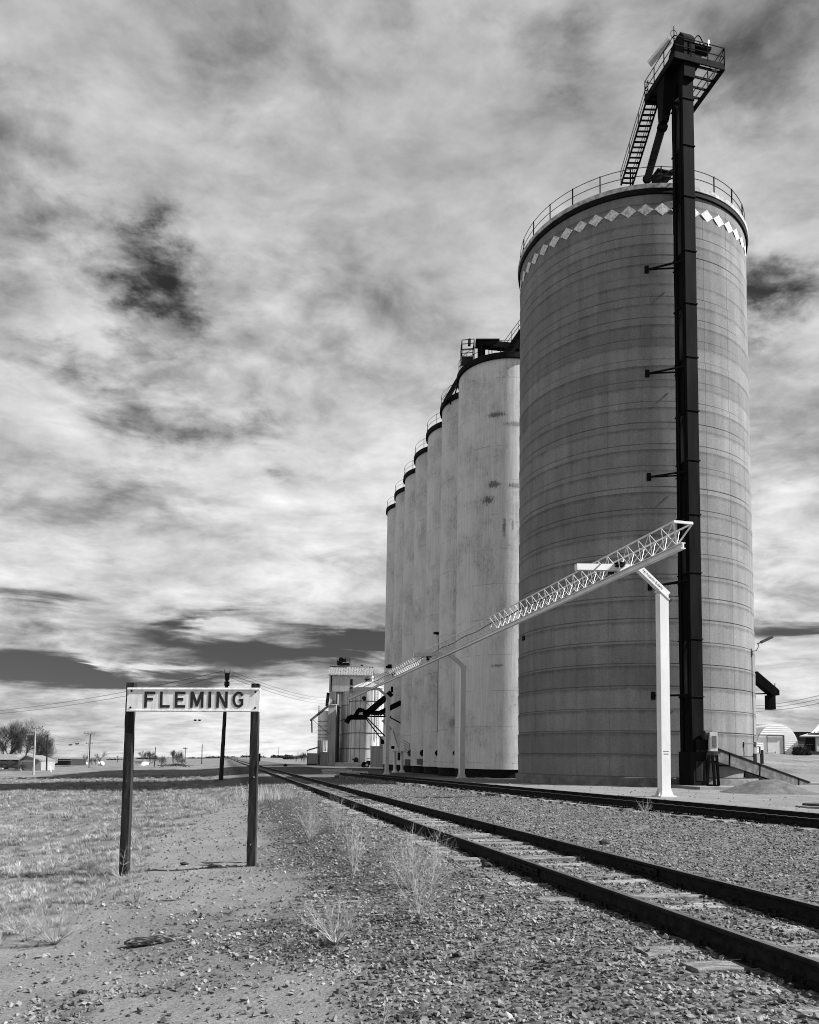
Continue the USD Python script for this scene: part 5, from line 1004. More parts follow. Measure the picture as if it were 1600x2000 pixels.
# ------------------------------------------------------------------ station sign
def letters():
    """block capitals as strokes in a unit-high cell: name -> (polygon, width)"""
    w = .165; h = w / 2
    B = lambda pts: LineString(pts).buffer(h, cap_style=2, join_style=2)
    def U(*g): return unary_union([B(q) for q in g])
    arc = [(.36 + .30 * math.cos(a), .5 + .418 * math.sin(a)) for a in np.linspace(.62, 2 * math.pi - .75, 40)]
    return {'F': U([(h, 0), (h, 1)], [(0, 1 - h), (.64, 1 - h)], [(0, .53), (.52, .53)]), 'L': U([(h, 0), (h, 1)], [(0, h), (.62, h)]),
            'E': U([(h, 0), (h, 1)], [(0, 1 - h), (.64, 1 - h)], [(0, .52), (.52, .52)], [(0, h), (.64, h)]),
            'M': unary_union([B([(h, 0), (h, 1)]), B([(.82 - h, 0), (.82 - h, 1)]), Polygon([(.02, 1), (.2, 1), (.47, .22), (.35, .05)]), Polygon([(.80, 1), (.62, 1), (.35, .22), (.47, .05)])]),
            'I': U([(h, 0), (h, 1)]), 'N': unary_union([B([(h, 0), (h, 1)]), B([(.70 - h, 0), (.70 - h, 1)]), Polygon([(.0, 1), (.19, 1), (.70, 0), (.51, 0)])]),
            'G': U(arc, [(.40, .47), (.66, .47)], [(.66 - h, .47), (.66 - h, .16)])}
def station_sign():
    Y = 12.0; bl, brr = at_y(247.3, 1390, Y), at_y(507.2, 1390.7, Y); tl = at_y(248.2, 1342.6, Y); trr = at_y(507.9, 1343.8, Y)
    ex = (brr - bl); W = np.linalg.norm(ex); ex /= W; ey = (tl - bl); H = np.linalg.norm(ey); ey = np.cross(np.array([0, -1.0, 0]), ex) * 1.0
    if ey[2] < 0: ey = -ey
    ez = np.array([0, -1.0, 0])
    base = on(*(at_z(368, 1690, 0.0)[:2])); t = thing('station_sign', 'white station name board reading FLEMING on two dark wooden posts', 'station sign', (bl[0] + W / 2, Y + .1, -.05))
    poly = Polygon([(0, 0), (W * .52, 0), (W * .535, .006), (W * .585, -.004), (W * .60, .002), (W, 0), (W, H), (W * .615, H), (W * .60, H - .012), (W * .575, H - .004), (W * .56, H), (0, H)])
    m = MB(); m.prism(poly, bl + np.array([0, .0, 0]), ex, ey, -ez, .022); bd = part(t, 'name_board', m, 'sign_white')
    for q0, q1, hh in ((.0, .995, H - .028), (.0, .995, .018)):
        mm = MB(); mm.beam(bl + ex * W * q0 + ey * hh + ez * .006, bl + ex * W * q1 + ey * hh + ez * .006, .014, .012); part(bd, 'edge_molding', mm, 'sign_white')
    LT = letters(); lx = {'F': (362, 455), 'L': (498, 585), 'E': (628, 718), 'M': (762, 877), 'I': (918, 943), 'N': (988, 1087), 'G': (1128, 1225)}
    for ch in 'FLEMING':
        x0, x1 = [200 + q / 4.4444 for q in lx[ch]]; y0, y1 = 1300 + 366 / 4.4444, 1300 + 226 / 4.4444
        u0, u1 = (at_y(x0, y0, Y) - bl) @ ex, (at_y(x1, y0, Y) - bl) @ ex; v0, v1 = (at_y(x0, y0, Y) - bl) @ ey, (at_y(x0, y1, Y) - bl) @ ey
        g = LT[ch]; bx = g.bounds; from_ = np.array([bx[0], bx[1]]); sx, sy = (u1 - u0) / (bx[2] - bx[0]), (v1 - v0) / (bx[3] - bx[1])
        from shapely import affinity
        g2 = affinity.translate(affinity.scale(affinity.translate(g, -bx[0], -bx[1]), sx, sy, origin=(0, 0)), u0, v0)
        m = MB(); m.prism(g2, bl + ez * .0005, ex, ey, ez, .004); part(bd, 'letter', m, 'black_paint')
    for x, y in ((253.8 + 3.5, 1349.6), (255, 1382), (499.2, 1351.5), (498.5, 1382.8)):
        m = MB(); p = at_y(x, y, Y); m.tube(p + ez * .012, p - ez * .01, .016, 8); part(bd, 'bolt', m, 'rust')
    rg = np.random.default_rng(4)
    for (xt, yt, xb, yb) in ((257, 1334, 243, 1700), (500, 1335.5, 491.5, 1681)):
        Yp = Y + .11; top, bot = at_y(xt, yt, Yp), at_y(xb, yb, Yp); bot2 = bot + (bot - top) / np.linalg.norm(bot - top) * .3
        n = 26; w = .063; m = MB(); vs = []
        pr = np.array([(-1, -1), (-.35, -1.03), (.3, -1.0), (1, -1), (1.02, 0), (1, 1), (0, 1), (-1, 1), (-1.02, 0)]) * w
        for i in range(n + 1):
            q = i / n; c = bot2 + (top - bot2) * q; j = rg.normal(0, .0022, pr.shape); k = 1 - .06 * q
            vs.append(np.stack([c[0] + (pr[:, 0] + j[:, 0]) * k, c[1] + (pr[:, 1] + j[:, 1]) * k, np.full(len(pr), c[2])], 1))
        k = len(pr); f = [[i * k + a, i * k + (a + 1) % k, (i + 1) * k + (a + 1) % k, (i + 1) * k + a] for i in range(n) for a in range(k)]
        m.add(np.vstack(vs), np.array(f)); m._f.append(np.array([[n * k, n * k + a, n * k + a + 1] for a in range(1, k - 1)]))
        po = part(t, 'post', m, 'post_wood')
        for q in (.18, .52):
            c = bot2 + (top - bot2) * q; mm = MB(); mm.tube(c + [rg.uniform(-.03, .03), -w - .001, 0], c + [0, -w + .02, 0], .014, 9); part(po, 'knot', mm, 'plank')
station_sign()

# ------------------------------------------------------------------ poles and wires
def pole(name, label, xb, yb, xt, yt, Y=None, arms=(), r=.14, wood='pole_wood', group=None, cat='utility pole'):
    b = G(xb, yb) if Y is None else at_y(xb, yb, Y); tp = at_y(xt, yt, b[1]); t = thing(name, label, cat, b, group)
    part(t, 'pole', MB().tube(b - ZU * .4, tp, r, 8, r2=r * .7), wood, smooth=40)
    for (x0, y0, x1, y1) in arms:
        a_, c_ = at_y(x0, y0, b[1]), at_y(x1, y1, b[1]); ca = part(t, 'crossarm', MB().beam(a_, c_, .13, .14), wood)
        for q in (.04, .35, .65, .96):
            p = a_ + (c_ - a_) * q; part(ca, 'insulator', MB().tube(p + ZU * .05, p + ZU * .24, .05, 6), 'dark_wall')
    return t, b, tp
tp1, b1, top1 = pole('utility_pole', 'black leaning utility pole standing behind the right half of the station sign', 432, 1511, 444, 1315, 47.0, r=.135)
part(tp1, 'pole_cap', MB().box(top1 - [0, 0, .65], (.28, .2, .25)).box(top1 - [0, 0, .2], (.23, .22, .4)), 'pole_wood')
for sg in (-1, 1): part(tp1, 'pole_pin', MB().tube(top1 + [sg * .13, 0, -.1], top1 + [sg * .17, 0, .22], .02, 5), 'dark_wall')
pA, bA, tA = pole('utility_pole', 'pale leftmost pole with one crossarm in front of the big bare tree', 65.5, 1514, 69.5, 1421, arms=((62, 1423.6, 83.5, 1421.8), (52, 1434, 69, 1434)), wood='pale_wood', r=.12)
pB, bB, tB = pole('utility_pole', 'dark pole right of the garage, farther one of a pair', 82.8, 1499, 86, 1446, arms=((80, 1447, 97, 1447.4),))
pC, bC, tC = pole('utility_pole', 'dark pole right of the garage, nearer one of a pair', 91, 1505, 92.8, 1434.5)
pD, bD, tD = pole('utility_pole', 'two-legged pole with a wide crossarm right of the dark barn', 171.6, 1500, 173.5, 1432.5, arms=((164, 1432.6, 186.5, 1433.4), (168, 1452.5, 182, 1453)), wood='pale_wood', r=.10)
part(pD, 'pole', MB().tube(at_y(173.6, 1500, bD[1] + .3) - ZU * .3, at_y(176.6, 1434, bD[1] + .3), .11, 8), 'pole_wood')
for k, (x0, x1, y) in enumerate(((165.5, 172.5, 1437), (177.5, 185, 1437))): part(pD, 'arm_brace', MB().path([at_y(x0 + (x1 - x0) * q, 1434 + 3.2 * math.sin(q * math.pi), bD[1]) for q in np.linspace(0, 1, 7)], .04, 5), 'pale_wood')
for lab, a in (('thin dark pole left of the round bare bush under the sign', (301.6, 1494, 304, 1459, 160.)), ('far pole with crossarm right of the round bare bush', (361.5, 1487.5, 362.3, 1460, 190.)), ('thin far pole left of the leaning black pole', (394, 1489, 395.2, 1454, 180.)), ('tiny far pole just left of the right sign post', (482, 1481, 482.5, 1469, 400.))):
    pole('utility_pole', lab, *a[:4], a[4], arms=((357.5, 1462, 366, 1462.4),) if 'crossarm' in lab else (), r=.11)
for lab, a in (('tiny far pole above the track, nearer the sign post', (543.5, 1479.5, 543.6, 1459, 500.)), ('tiny far pole above the track, beside the dark tree clump', (582, 1479.5, 582.2, 1468, 520.)), ('tiny far pole beyond the white tanks', (229.5, 1487, 230, 1477, 330.))):
    pole('utility_pole', lab, *a[:4], a[4], arms=((227.3, 1477.4, 232.3, 1477.4),) if 'tanks' in lab else (), r=.16)
def wire(label, pts, sag, r=.012, group=None):
    m = MB(); P = []
    for a, b in zip(pts[:-1], pts[1:]):
        for q in np.linspace(0, 1, 18)[:-1]: P.append(a + (b - a) * q - ZU * sag * 4 * q * (1 - q))
    P.append(pts[-1]); m.path(P, r, 4); solo('overhead_wire', m, 'dark_wall', label, 'wire', group)
lp = [at_y(-40, 1397, 60.), at_y(-40, 1392, 60.)]
wire('lower wire running left from the black pole behind the sign', [top1 - [.3, 0, .15], lp[0]], .35); wire('upper wire running left from the black pole behind the sign', [top1 + [-.28, 0, .12], lp[1]], .3)
for k, (y0, lab) in enumerate(((1355, 'top'), (1360, 'middle'), (1365.5, 'lowest'))): wire(f'{lab} wire of three from the black pole to the old elevator', [top1 + [.28, 0, .1 - .2 * k], at_y(644, y0 + 8, 132.)], .5)
for k, (q, y0, lab) in enumerate(((0.02, 0, 'first'), (.3, .2, 'second'), (.62, .1, 'third'))): wire(f'{lab} slack wire between leftmost pole and two-legged pole', [at_y(83 - 8 * k, 1423, bA[1]), at_y(166 + 8 * k, 1433, bD[1])], 1.1 + .3 * k)
wire('slack wire at mid height between the dark pole pair and two-legged pole', [at_y(95, 1447.4, bB[1]), at_y(168.5, 1452.5, bD[1])], .8); wire('lowest slack wire between the dark pole pair and two-legged pole', [at_y(95, 1470, bB[1]), at_y(171, 1465, bD[1])], .5)
for y0, y1, lab in ((1372, 1353.5, 'upper'), (1377, 1361, 'middle'), (1381, 1370.5, 'lower')): wire(f'{lab} wire crossing behind the black elbow spout at the right', [at_y(1440, y0 + 8, 90.), at_y(1640, y1 - 6, 70.)], .4, r=.02)
for k, (x, y, lab) in enumerate(((137, 1455, 'left bird of two on the slack wires by the barn'), (150, 1453, 'right bird of two on the slack wires by the barn'), (381.3, 1407, 'left bird of two flying under the name board'), (389.6, 1407, 'right bird of two flying under the name board'))):
    Yb = 120. if k < 2 else 70.; p = at_y(x, y, Yb); sc = .5 if k < 2 else .26; bd = thing('bird', lab, 'bird', p)
    s = trimesh.creation.icosphere(2, 1.0); v = np.asarray(s.vertices) * [.55, .26, .24]; part(bd, 'body', (p + v * sc, np.asarray(s.faces)), 'bird', smooth=True)
    hd = np.asarray(s.vertices) * .17 + [.55, 0, .16]; part(bd, 'head', (p + hd * sc, np.asarray(s.faces)), 'bird', smooth=True)
    part(bd, 'tail', MB().add(p + np.array([[-.45, -.08, .02], [-.45, .08, .02], [-.95, .15, .1], [-.95, -.15, .1], [-.45, 0, .1]]) * sc, [[0, 1, 2], [0, 2, 3], [0, 4, 1], [3, 2, 4], [1, 4, 2], [0, 3, 4]]), 'bird')
    if k >= 2:
        for sg in (-1, 1): part(bd, 'wing', MB().add(p + np.array([[.25, 0, .1], [-.25, 0, .1], [-.2, sg * .7, .35], [.1, sg * .75, .38], [0, sg * .3, .16]]) * sc, [[0, 1, 4], [1, 2, 4], [2, 3, 4], [3, 0, 4]]), 'bird')

# ------------------------------------------------------------------ buildings on the left
YG = 125.
gr = thing('garage', 'gabled garage with dark open front beneath the big bare tree', 'garage', on(at_y(54, 1500, YG)[0], YG))
ga, gb_, gp = at_y(39, 1487, YG), at_y(68, 1487, YG), at_y(52, 1477.5, YG); zb = at_y(52, 1501.5, YG)[2] - .3
from shapely.geometry import box as sbox
dl, dr_, dt_ = at_y(43, 1490, YG)[0], at_y(64, 1490, YG)[0], at_y(50, 1487.6, YG)[2]
front = Polygon([(ga[0] + .15, zb), (gb_[0] + .9, zb), (gb_[0] + .9, ga[2]), (gp[0], gp[2]), (ga[0] + .15, ga[2])]).difference(sbox(dl, zb - 1, dr_, dt_))
part(gr, 'front_wall', MB().prism(front, (0, YG, 0), np.array([1., 0, 0]), ZU, np.array([0, 1., 0]), .15), 'gray_wall')
for xx in (dl - .1, dr_ + .1): part(gr, 'door_trim', MB().box((xx, YG - .03, (zb + dt_) / 2), (.16, .06, dt_ - zb)), 'white_paint')
part(gr, 'door_trim', MB().box(((dl + dr_) / 2, YG - .03, dt_ + .1), (dr_ - dl + .4, .06, .2)), 'white_paint')
part(gr, 'inside', MB().box(((dl + dr_) / 2, YG + 4, (zb + dt_) / 2), (dr_ - dl + .5, .1, dt_ - zb)), 'dark_inside'); part(gr, 'side_wall', MB().box((gb_[0] + .85, YG + 2.6, (zb + ga[2]) / 2), (.12, 5, ga[2] - zb)), 'gray_wall')
part(gr, 'window_trim', pbox(MB(), 69.5, 1487.2, 72.5, 1500, YG + .4, .1), 'white_paint')
for (p, q) in ((ga, gp), (gp, gb_ + [.9, 0, 0])):
    a, b = p + [-.0, -.3, .05], q + [0, -.3, .05]; part(gr, 'roof_slope', MB().add(np.array([a, b, b + [0, 5.6, 0], a + [0, 5.6, 0], a + ZU * .18, b + ZU * .18, b + [0, 5.6, .18], a + [0, 5.6, .18]]), [[0, 3, 2, 1], [4, 5, 6, 7], [0, 1, 5, 4], [1, 2, 6, 5], [2, 3, 7, 6], [3, 0, 4, 7]]), 'shingle')
hs = thing('dark_house', 'low dark house in tree shade at the left edge', 'house', on(at_y(15, 1500, 128.)[0], 128.))
part(hs, 'wall', pbox(MB(), -25, 1484, 36, 1502, 128, 6), 'dark_wall'); part(hs, 'roof', MB().add(np.array([at_y(-26, 1484, 127.5), at_y(38, 1484, 127.5), at_y(30, 1473, 131), at_y(-26, 1473, 131)]), [[0, 1, 2, 3]]), 'shingle')
part(hs, 'step', pbox(MB(), 17, 1500.3, 29, 1502, 126, .6), 'old_white'); part(hs, 'step', pbox(MB(), -4, 1500, 4, 1502, 126, .6), 'old_white')
YBn = 190.
br = thing('barn', 'dark weathered barn with a low lean-to left of the two-legged pole', 'barn', on(at_y(125, 1495, YBn)[0], YBn))
part(br, 'wall', pbox(MB(), 112.5, 1482.5, 138.5, 1494.8, YBn, 9), 'dark_wall'); part(br, 'roof', MB().add(np.array([at_y(111, 1486, YBn - .4), at_y(139.5, 1486, YBn - .4), at_y(137.5, 1480.8, YBn + 4), at_y(113, 1480.8, YBn + 4)]), [[0, 1, 2, 3]]), 'shingle')
part(br, 'lean_to', MB().add(np.array([at_y(112.5, 1490, YBn), at_y(100, 1494.8, YBn), at_y(112.5, 1494.8, YBn), at_y(112.5, 1490, YBn) + [0, 7, 0], at_y(100, 1494.8, YBn) + [0, 7, 0], at_y(112.5, 1494.8, YBn) + [0, 7, 0]]), [[0, 1, 2], [3, 5, 4], [0, 3, 4], [0, 4, 1]]), 'dark_wall')
for k, (x0, x1, y0, y1, lab) in enumerate(((147, 160, 1488.8, 1494, 'long white tank right of the dark barn'), (162, 171, 1489, 1494, 'short white tank just left of the two-legged pole'), (191, 203.5, 1487.5, 1496, 'round white tank under the small bare tree'))):
    Yk = 205.; c0_, c1_ = at_y(x0, (y0 + y1) / 2, Yk), at_y(x1, (y0 + y1) / 2, Yk); r = (y1 - y0) / 2 * Yk / FPX; t = thing('storage_tank', lab, 'storage tank', on(c0_[0], Yk))
    lv = []; pr = [(0, 0), (r * .6, r * .15), (r * .95, r * .5), (r, r)]; Lk = c1_[0] - c0_[0]; pr = pr + [(b, Lk - a) for b, a in pr[::-1]]
    m = MB(); n = 18; v = [[c0_[0] + x, Yk + rr * math.cos(a), c0_[2] + rr * math.sin(a)] for rr, x in pr for a in np.arange(n) / n * 2 * np.pi]
    f = [[i * n + j, i * n + (j + 1) % n, (i + 1) * n + (j + 1) % n, (i + 1) * n + j] for i in range(len(pr) - 1) for j in range(n)]; part(t, 'shell', m.add(np.array(v), np.array(f)), 'bright_metal', smooth=50)
    for q in (.2, .8): part(t, 'saddle', MB().box((c0_[0] + Lk * q, Yk, c0_[2] - r * .9), (.3, r * 1.4, r * .7)), 'concrete_dark')
wh = thing('white_farmhouse', 'small white building with dark windows just right of the left sign post', 'house', on(at_y(270, 1494, 200.)[0], 200.))
hw_ = part(wh, 'wall', pbox(MB(), 262, 1487, 277.5, 1494.5, 200, 5), 'bright_metal')
for x in (265, 269, 272.6, 275.2): part(hw_, 'window', pbox(MB(), x, 1488.5, x + 1.4, 1491.5, 199.93, .1), 'dark_wall')
part(wh, 'roof', pbox(MB(), 261.6, 1486.2, 278, 1487.1, 199.8, 5.4), 'concrete_dark')
gm = thing('guy_marker', 'short white slanting guy wire marker beside the dark pole pair', 'guy marker', G(100.5, 1508)); part(gm, 'rod', MB().tube(at_y(96.5, 1496, gm.base[1]), gm.base - ZU * .1, .06, 6), 'white_paint')
fp = thing('gate_post', 'lone low gate frame post in the pale grass left of the track', 'post', G(464.5, 1489)); part(fp, 'upright', MB().tube(fp.base - ZU * .1, at_y(464.5, 1482.3, fp.base[1]), .08, 6), 'dark_wall'); part(fp, 'top_rail', MB().tube(at_y(464.5, 1482.4, fp.base[1]), at_y(440, 1482.2, fp.base[1]), .05, 6), 'dark_wall')
sw = thing('switch_stand', 'small dark switch stand beside the far siding', 'switch stand', at_y(557.3, 1496.4, 105.)); part(sw, 'base', MB().box(at_y(557.3, 1495.3, 105.), (.5, .4, .2)), 'tar'); part(sw, 'stand', MB().box(at_y(557.5, 1494.2, 105.), (.16, .16, .3)), 'tar'); part(sw, 'target', MB().tube(at_y(557, 1494, 105.), at_y(557, 1491.5, 105.), .04, 6), 'tar')
sg_ = thing('signal_box', 'dark trackside signal case showing right of the right sign post', 'signal case', at_y(505.5, 1489, 75.)); part(sg_, 'case', MB().box(at_y(505, 1479.5, 75.), (.34, .3, .75)), 'tar'); part(sg_, 'stem', MB().tube(at_y(504.8, 1496, 75.), at_y(504.8, 1475, 75.), .07, 6), 'tar'); part(sg_, 'hood', MB().box(at_y(505.6, 1476.5, 75.), (.22, .4, .1)), 'tar')

# ------------------------------------------------------------------ bare trees and bushes
def grow(rng, p, d, L, r, lvl, trunk, crown, spread=.55, up=.12, minr=.006):
    n = 3; q = p.copy()
    for k in range(n):
        d = d + rng.normal(0, .10, 3); d[2] += up * .3; d /= np.linalg.norm(d); e = q + d * L / n; r2 = r * (1 - .3 / n)
        (trunk if lvl >= 4 else crown).tube(q, e, r, 5 if lvl >= 3 else 3, r2=r2, caps=False); q, r = e, r2
        if lvl > 0 and k < n - 1 and rng.random() < .75: side(rng, q, d, L, r, lvl, trunk, crown, spread, up, minr)
    if lvl > 0:
        for _ in range(rng.integers(2, 4)): side(rng, q, d, L, r, lvl, trunk, crown, spread, up, minr)
def side(rng, q, d, L, r, lvl, trunk, crown, spread, up, minr):
    a = rng.normal(0, 1, 3); a -= d * (a @ d); a /= np.linalg.norm(a) + 1e-9; dd = d + a * spread * rng.uniform(.6, 1.4); dd[2] += up; dd /= np.linalg.norm(dd)
    grow(rng, q, dd, L * rng.uniform(.62, .86), max(r * rng.uniform(.5, .7), minr), lvl - 1, trunk, crown, spread, up, minr)
def tree(name, label, cat, base, H, r, lvl, seed, stems=1, spread=.55, up=.12, minr=.012, wid=1.0, group=None):
    rng = np.random.default_rng(seed); tk, cr = MB(), MB()
    for k in range(stems):
        d = np.array([rng.normal(0, .12 + .25 * (stems > 1)), rng.normal(0, .12 + .25 * (stems > 1)), 1.0]); d /= np.linalg.norm(d); o = np.array([rng.normal(0, .12 * stems), rng.normal(0, .12 * stems), -.1]) * (stems > 1)
        grow(rng, np.zeros(3) + o, d, 1.0, r * 1.0, lvl, tk, cr, spread, up, minr)
    allv = np.vstack([m.v() for m in (tk, cr) if m.n]); hz = allv[:, 2].max(); k = H / hz; t = thing(name, label, cat, base, group)
    for m, nm, mt in ((tk, 'trunk', 'bark'), (cr, 'crown', 'twig')):
        if m.n: part(t, nm, (base + m.v() * [k * wid, k * wid, k], m.f()), mt)
    return t
def tbase(px, py, Y): p = at_y(px, py, Y); return np.array([p[0], Y, p[2]])
def th_(y0, y1, Y): return (y1 - y0) * Y / FPX
tree('bare_tree', 'largest bare tree with a broad twiggy crown at the left edge', 'tree', tbase(44, 1502, 134.), th_(1401, 1502, 134.), .085, 6, 31, stems=2, spread=.62, up=.10, minr=.0048, wid=.85)
tree('bare_tree', 'bare tree cut by the left edge beside the dark house', 'tree', tbase(10, 1500, 138.), th_(1403, 1500, 138.), .085, 6, 12, stems=2, spread=.6, up=.14, minr=.0048, wid=.8)
tree('bare_tree', 'lower bare branches leaning right over the garage', 'tree', tbase(63, 1498, 140.), th_(1432, 1498, 140.), .07, 5, 44, stems=2, spread=.7, up=.05, minr=.005, wid=1.0)
tree('bare_tree', 'small round topped bare tree above the white tank', 'tree', tbase(198, 1496, 165.), th_(1466, 1496, 165.), .11, 5, 8, spread=.7, minr=.008, wid=1.0)
tree('bare_bush', 'grey bare bush left of the white tank', 'bush', tbase(183, 1494, 170.), th_(1479, 1494, 170.), .05, 4, 9, stems=5, spread=.6, minr=.01)
tree('bare_bush', 'round bare bush under the name board, left one', 'bush', tbase(289, 1494, 150.), th_(1465, 1494, 150.), .045, 5, 14, stems=5, spread=.5, up=.2, minr=.006, wid=.8)
tree('bare_bush', 'tall bare bush under the name board, largest of the clump', 'bush', tbase(339, 1494, 150.), th_(1461, 1494, 150.), .045, 5, 15, stems=5, spread=.55, up=.2, minr=.006, wid=.8)
tree('bare_bush', 'low bare bush left in the clump under the name board', 'bush', tbase(318, 1495, 148.), th_(1474, 1495, 148.), .05, 4, 16, stems=6, spread=.7, up=.1, minr=.008)
tree('bare_bush', 'low bare bush at the right end of the clump under the name board', 'bush', tbase(355, 1495, 148.), th_(1478, 1495, 148.), .05, 4, 17, stems=5, spread=.7, up=.1, minr=.008)
tree('bare_bush', 'bare bush in front of the far dark trees right of the track', 'bush', tbase(577.5, 1487, 230.), th_(1474, 1487, 230.), .06, 4, 18, stems=3, spread=.6, minr=.012)
tree('bare_bush', 'bare bush beside the lean-to shed', 'bush', tbase(592.5, 1489, 220.), th_(1468, 1489, 220.), .06, 4, 19, stems=4, spread=.5, up=.2, minr=.012)
tree('bare_bush', 'thin bare sapling left of the two-legged pole', 'bush', tbase(165, 1490, 175.), th_(1474, 1490, 175.), .05, 4, 29, stems=2, spread=.45, up=.2, minr=.010)
tree('bare_bush', 'rounded dense grey bush in front of the garage', 'bush', tbase(39.5, 1502, 122.), th_(1490, 1502, 122.), .05, 5, 20, stems=9, spread=.8, up=.05, minr=.006, wid=1.5)
tree('bare_bush', 'dense dark bush at the left edge beside the house', 'bush', tbase(5, 1502, 121.), th_(1482, 1502, 121.), .05, 5, 21, stems=9, spread=.7, up=.08, minr=.007, wid=1.2)
def leafy(name, label, cat, x0, y0, x1, y1, Y, n, seed, kind=None, sz=.5):
    rng = np.random.default_rng(seed); a, b = at_y(x0, y1, Y), at_y(x1, y0, Y); w, h = b[0] - a[0], b[2] - a[2]; v, f = [], []
    for i in range(n):
        q = rng.random(); hh = h * (.55 + .45 * meshkit.noise(np.array([q * w / (h * 1.6), seed, 0.5]), seed)); x = a[0] + q * w; z = a[2] + hh * rng.random() ** .8 * min(1, 6 * q + .15, 6 * (1 - q) + .15); y = Y + rng.normal(0, h * .4)
        t = rng.normal(0, 1, (3, 3)) * sz * .5; v += [np.array([x, y, z]) + t[k] for k in range(3)]; f.append([3 * i, 3 * i + 1, 3 * i + 2])
    v, f = np.array(v), np.array(f)
    if kind: return solo(name, (v, f), 'dark_foliage', label, cat, kind=kind)
    t = thing(name, label, cat, on((a[0] + b[0]) / 2, Y)); part(t, 'crown', (v, f), 'dark_foliage'); m = MB()
    for q in (.3, .5, .7): p = a + [w * q, 0, 0]; m.tube(p - ZU * .5, p + ZU * h * .6, h * .03, 6)
    part(t, 'trunk', m, 'bark'); return t
leafy('evergreen_clump', 'dark evergreen trees beyond the field right of the track', 'trees', 554, 1474, 574, 1481.5, 420., 900, 5, sz=.7)
leafy('evergreen_clump', 'dark evergreen trees behind the bare bush near the shed', 'trees', 579, 1475.5, 602, 1481.5, 420., 900, 6, sz=.7)
leafy('dark_shrub', 'black rounded shrub beside the arched white hut', 'shrub', 1556, 1456, 1578, 1474, 93., 1500, 7, sz=.25)
for (x0, y0, x1, y1, Y, s, lab) in ((205, 1483.5, 262, 1489, 800., 1, None), (265, 1481, 310, 1485.5, 1200., 2, None), (365, 1481, 412, 1484.5, 1300., 3, None), (400, 1478.5, 470, 1482, 1500., 4, None), (470, 1478, 520, 1480.5, 1800., 8, None), (530, 1477, 556, 1479.5, 1500., 9, None)):
    leafy('distant_tree_line', None, None, x0, y0, x1, y1, Y, 700, s + 30, kind='stuff', sz=Y * .0022)
bp_ = thing('brush_pile', 'pile of dead branches in front of the bare bushes', 'brush pile', tbase(345, 1496, 140.))
rg = np.random.default_rng(2)
for k in range(46):
    x = rg.uniform(312, 376); p = at_y(x, 1496 - rg.uniform(0, 4) * (1 - abs(x - 340) / 40), 140. + rg.normal(0, .8)); d = rg.normal(0, 1, 3) * [1, .5, .22]; d /= np.linalg.norm(d); part(bp_, 'branch', MB().tube(p - d * .7, p + d * rg.uniform(.5, 1.1), .055, 5, r2=.03), 'bark')

# ------------------------------------------------------------------ loose stones, grass, weeds, debris in the foreground
def rock(seed, flat=.7, n=11):
    r = np.random.default_rng(seed); p = r.normal(0, 1, (n, 3)); p /= np.linalg.norm(p, axis=1)[:, None]; p *= r.uniform(.7, 1.15, (n, 1)); p *= [1, r.uniform(.6, .95), flat * r.uniform(.6, 1.0)]
    h = trimesh.convex.convex_hull(p); return np.asarray(h.vertices), np.asarray(h.faces)
def scatter_mesh(pts, size, protos, rng, sink=.3):
    vs, fs, n = [], [], 0
    pick = rng.integers(0, len(protos), len(pts)); ang = rng.uniform(0, 2 * np.pi, len(pts)); tl = rng.normal(0, .28, (len(pts), 2))
    for k, (pv, pf) in enumerate(protos):
        idx = np.nonzero(pick == k)[0]
        if not len(idx): continue
        c, s = np.cos(ang[idx]), np.sin(ang[idx]); R = np.zeros((len(idx), 3, 3)); R[:, 0, 0], R[:, 0, 1], R[:, 1, 0], R[:, 1, 1], R[:, 2, 2] = c, -s, s, c, 1
        R[:, 2, 0], R[:, 2, 1] = tl[idx, 0], tl[idx, 1]
        v = np.einsum('nij,vj->nvi', R, pv) * size[idx][:, None, None] + pts[idx][:, None, :] + np.array([0, 0, 1.]) * (size[idx] * (1 - sink) * .5)[:, None, None]
        f = pf[None] + (np.arange(len(idx)) * len(pv))[:, None, None] + n; vs.append(v.reshape(-1, 3)); fs.append(f.reshape(-1, 3)); n += len(idx) * len(pv)
    return np.vstack(vs), np.vstack(fs)
def sector(n, r0, r1, a0, a1, rng):
    r = np.sqrt(rng.uniform(r0 * r0, r1 * r1, n)); a = np.radians(rng.uniform(a0, a1, n)); return r * np.sin(a), r * np.cos(a)
protos = [rock(s) for s in range(12)]
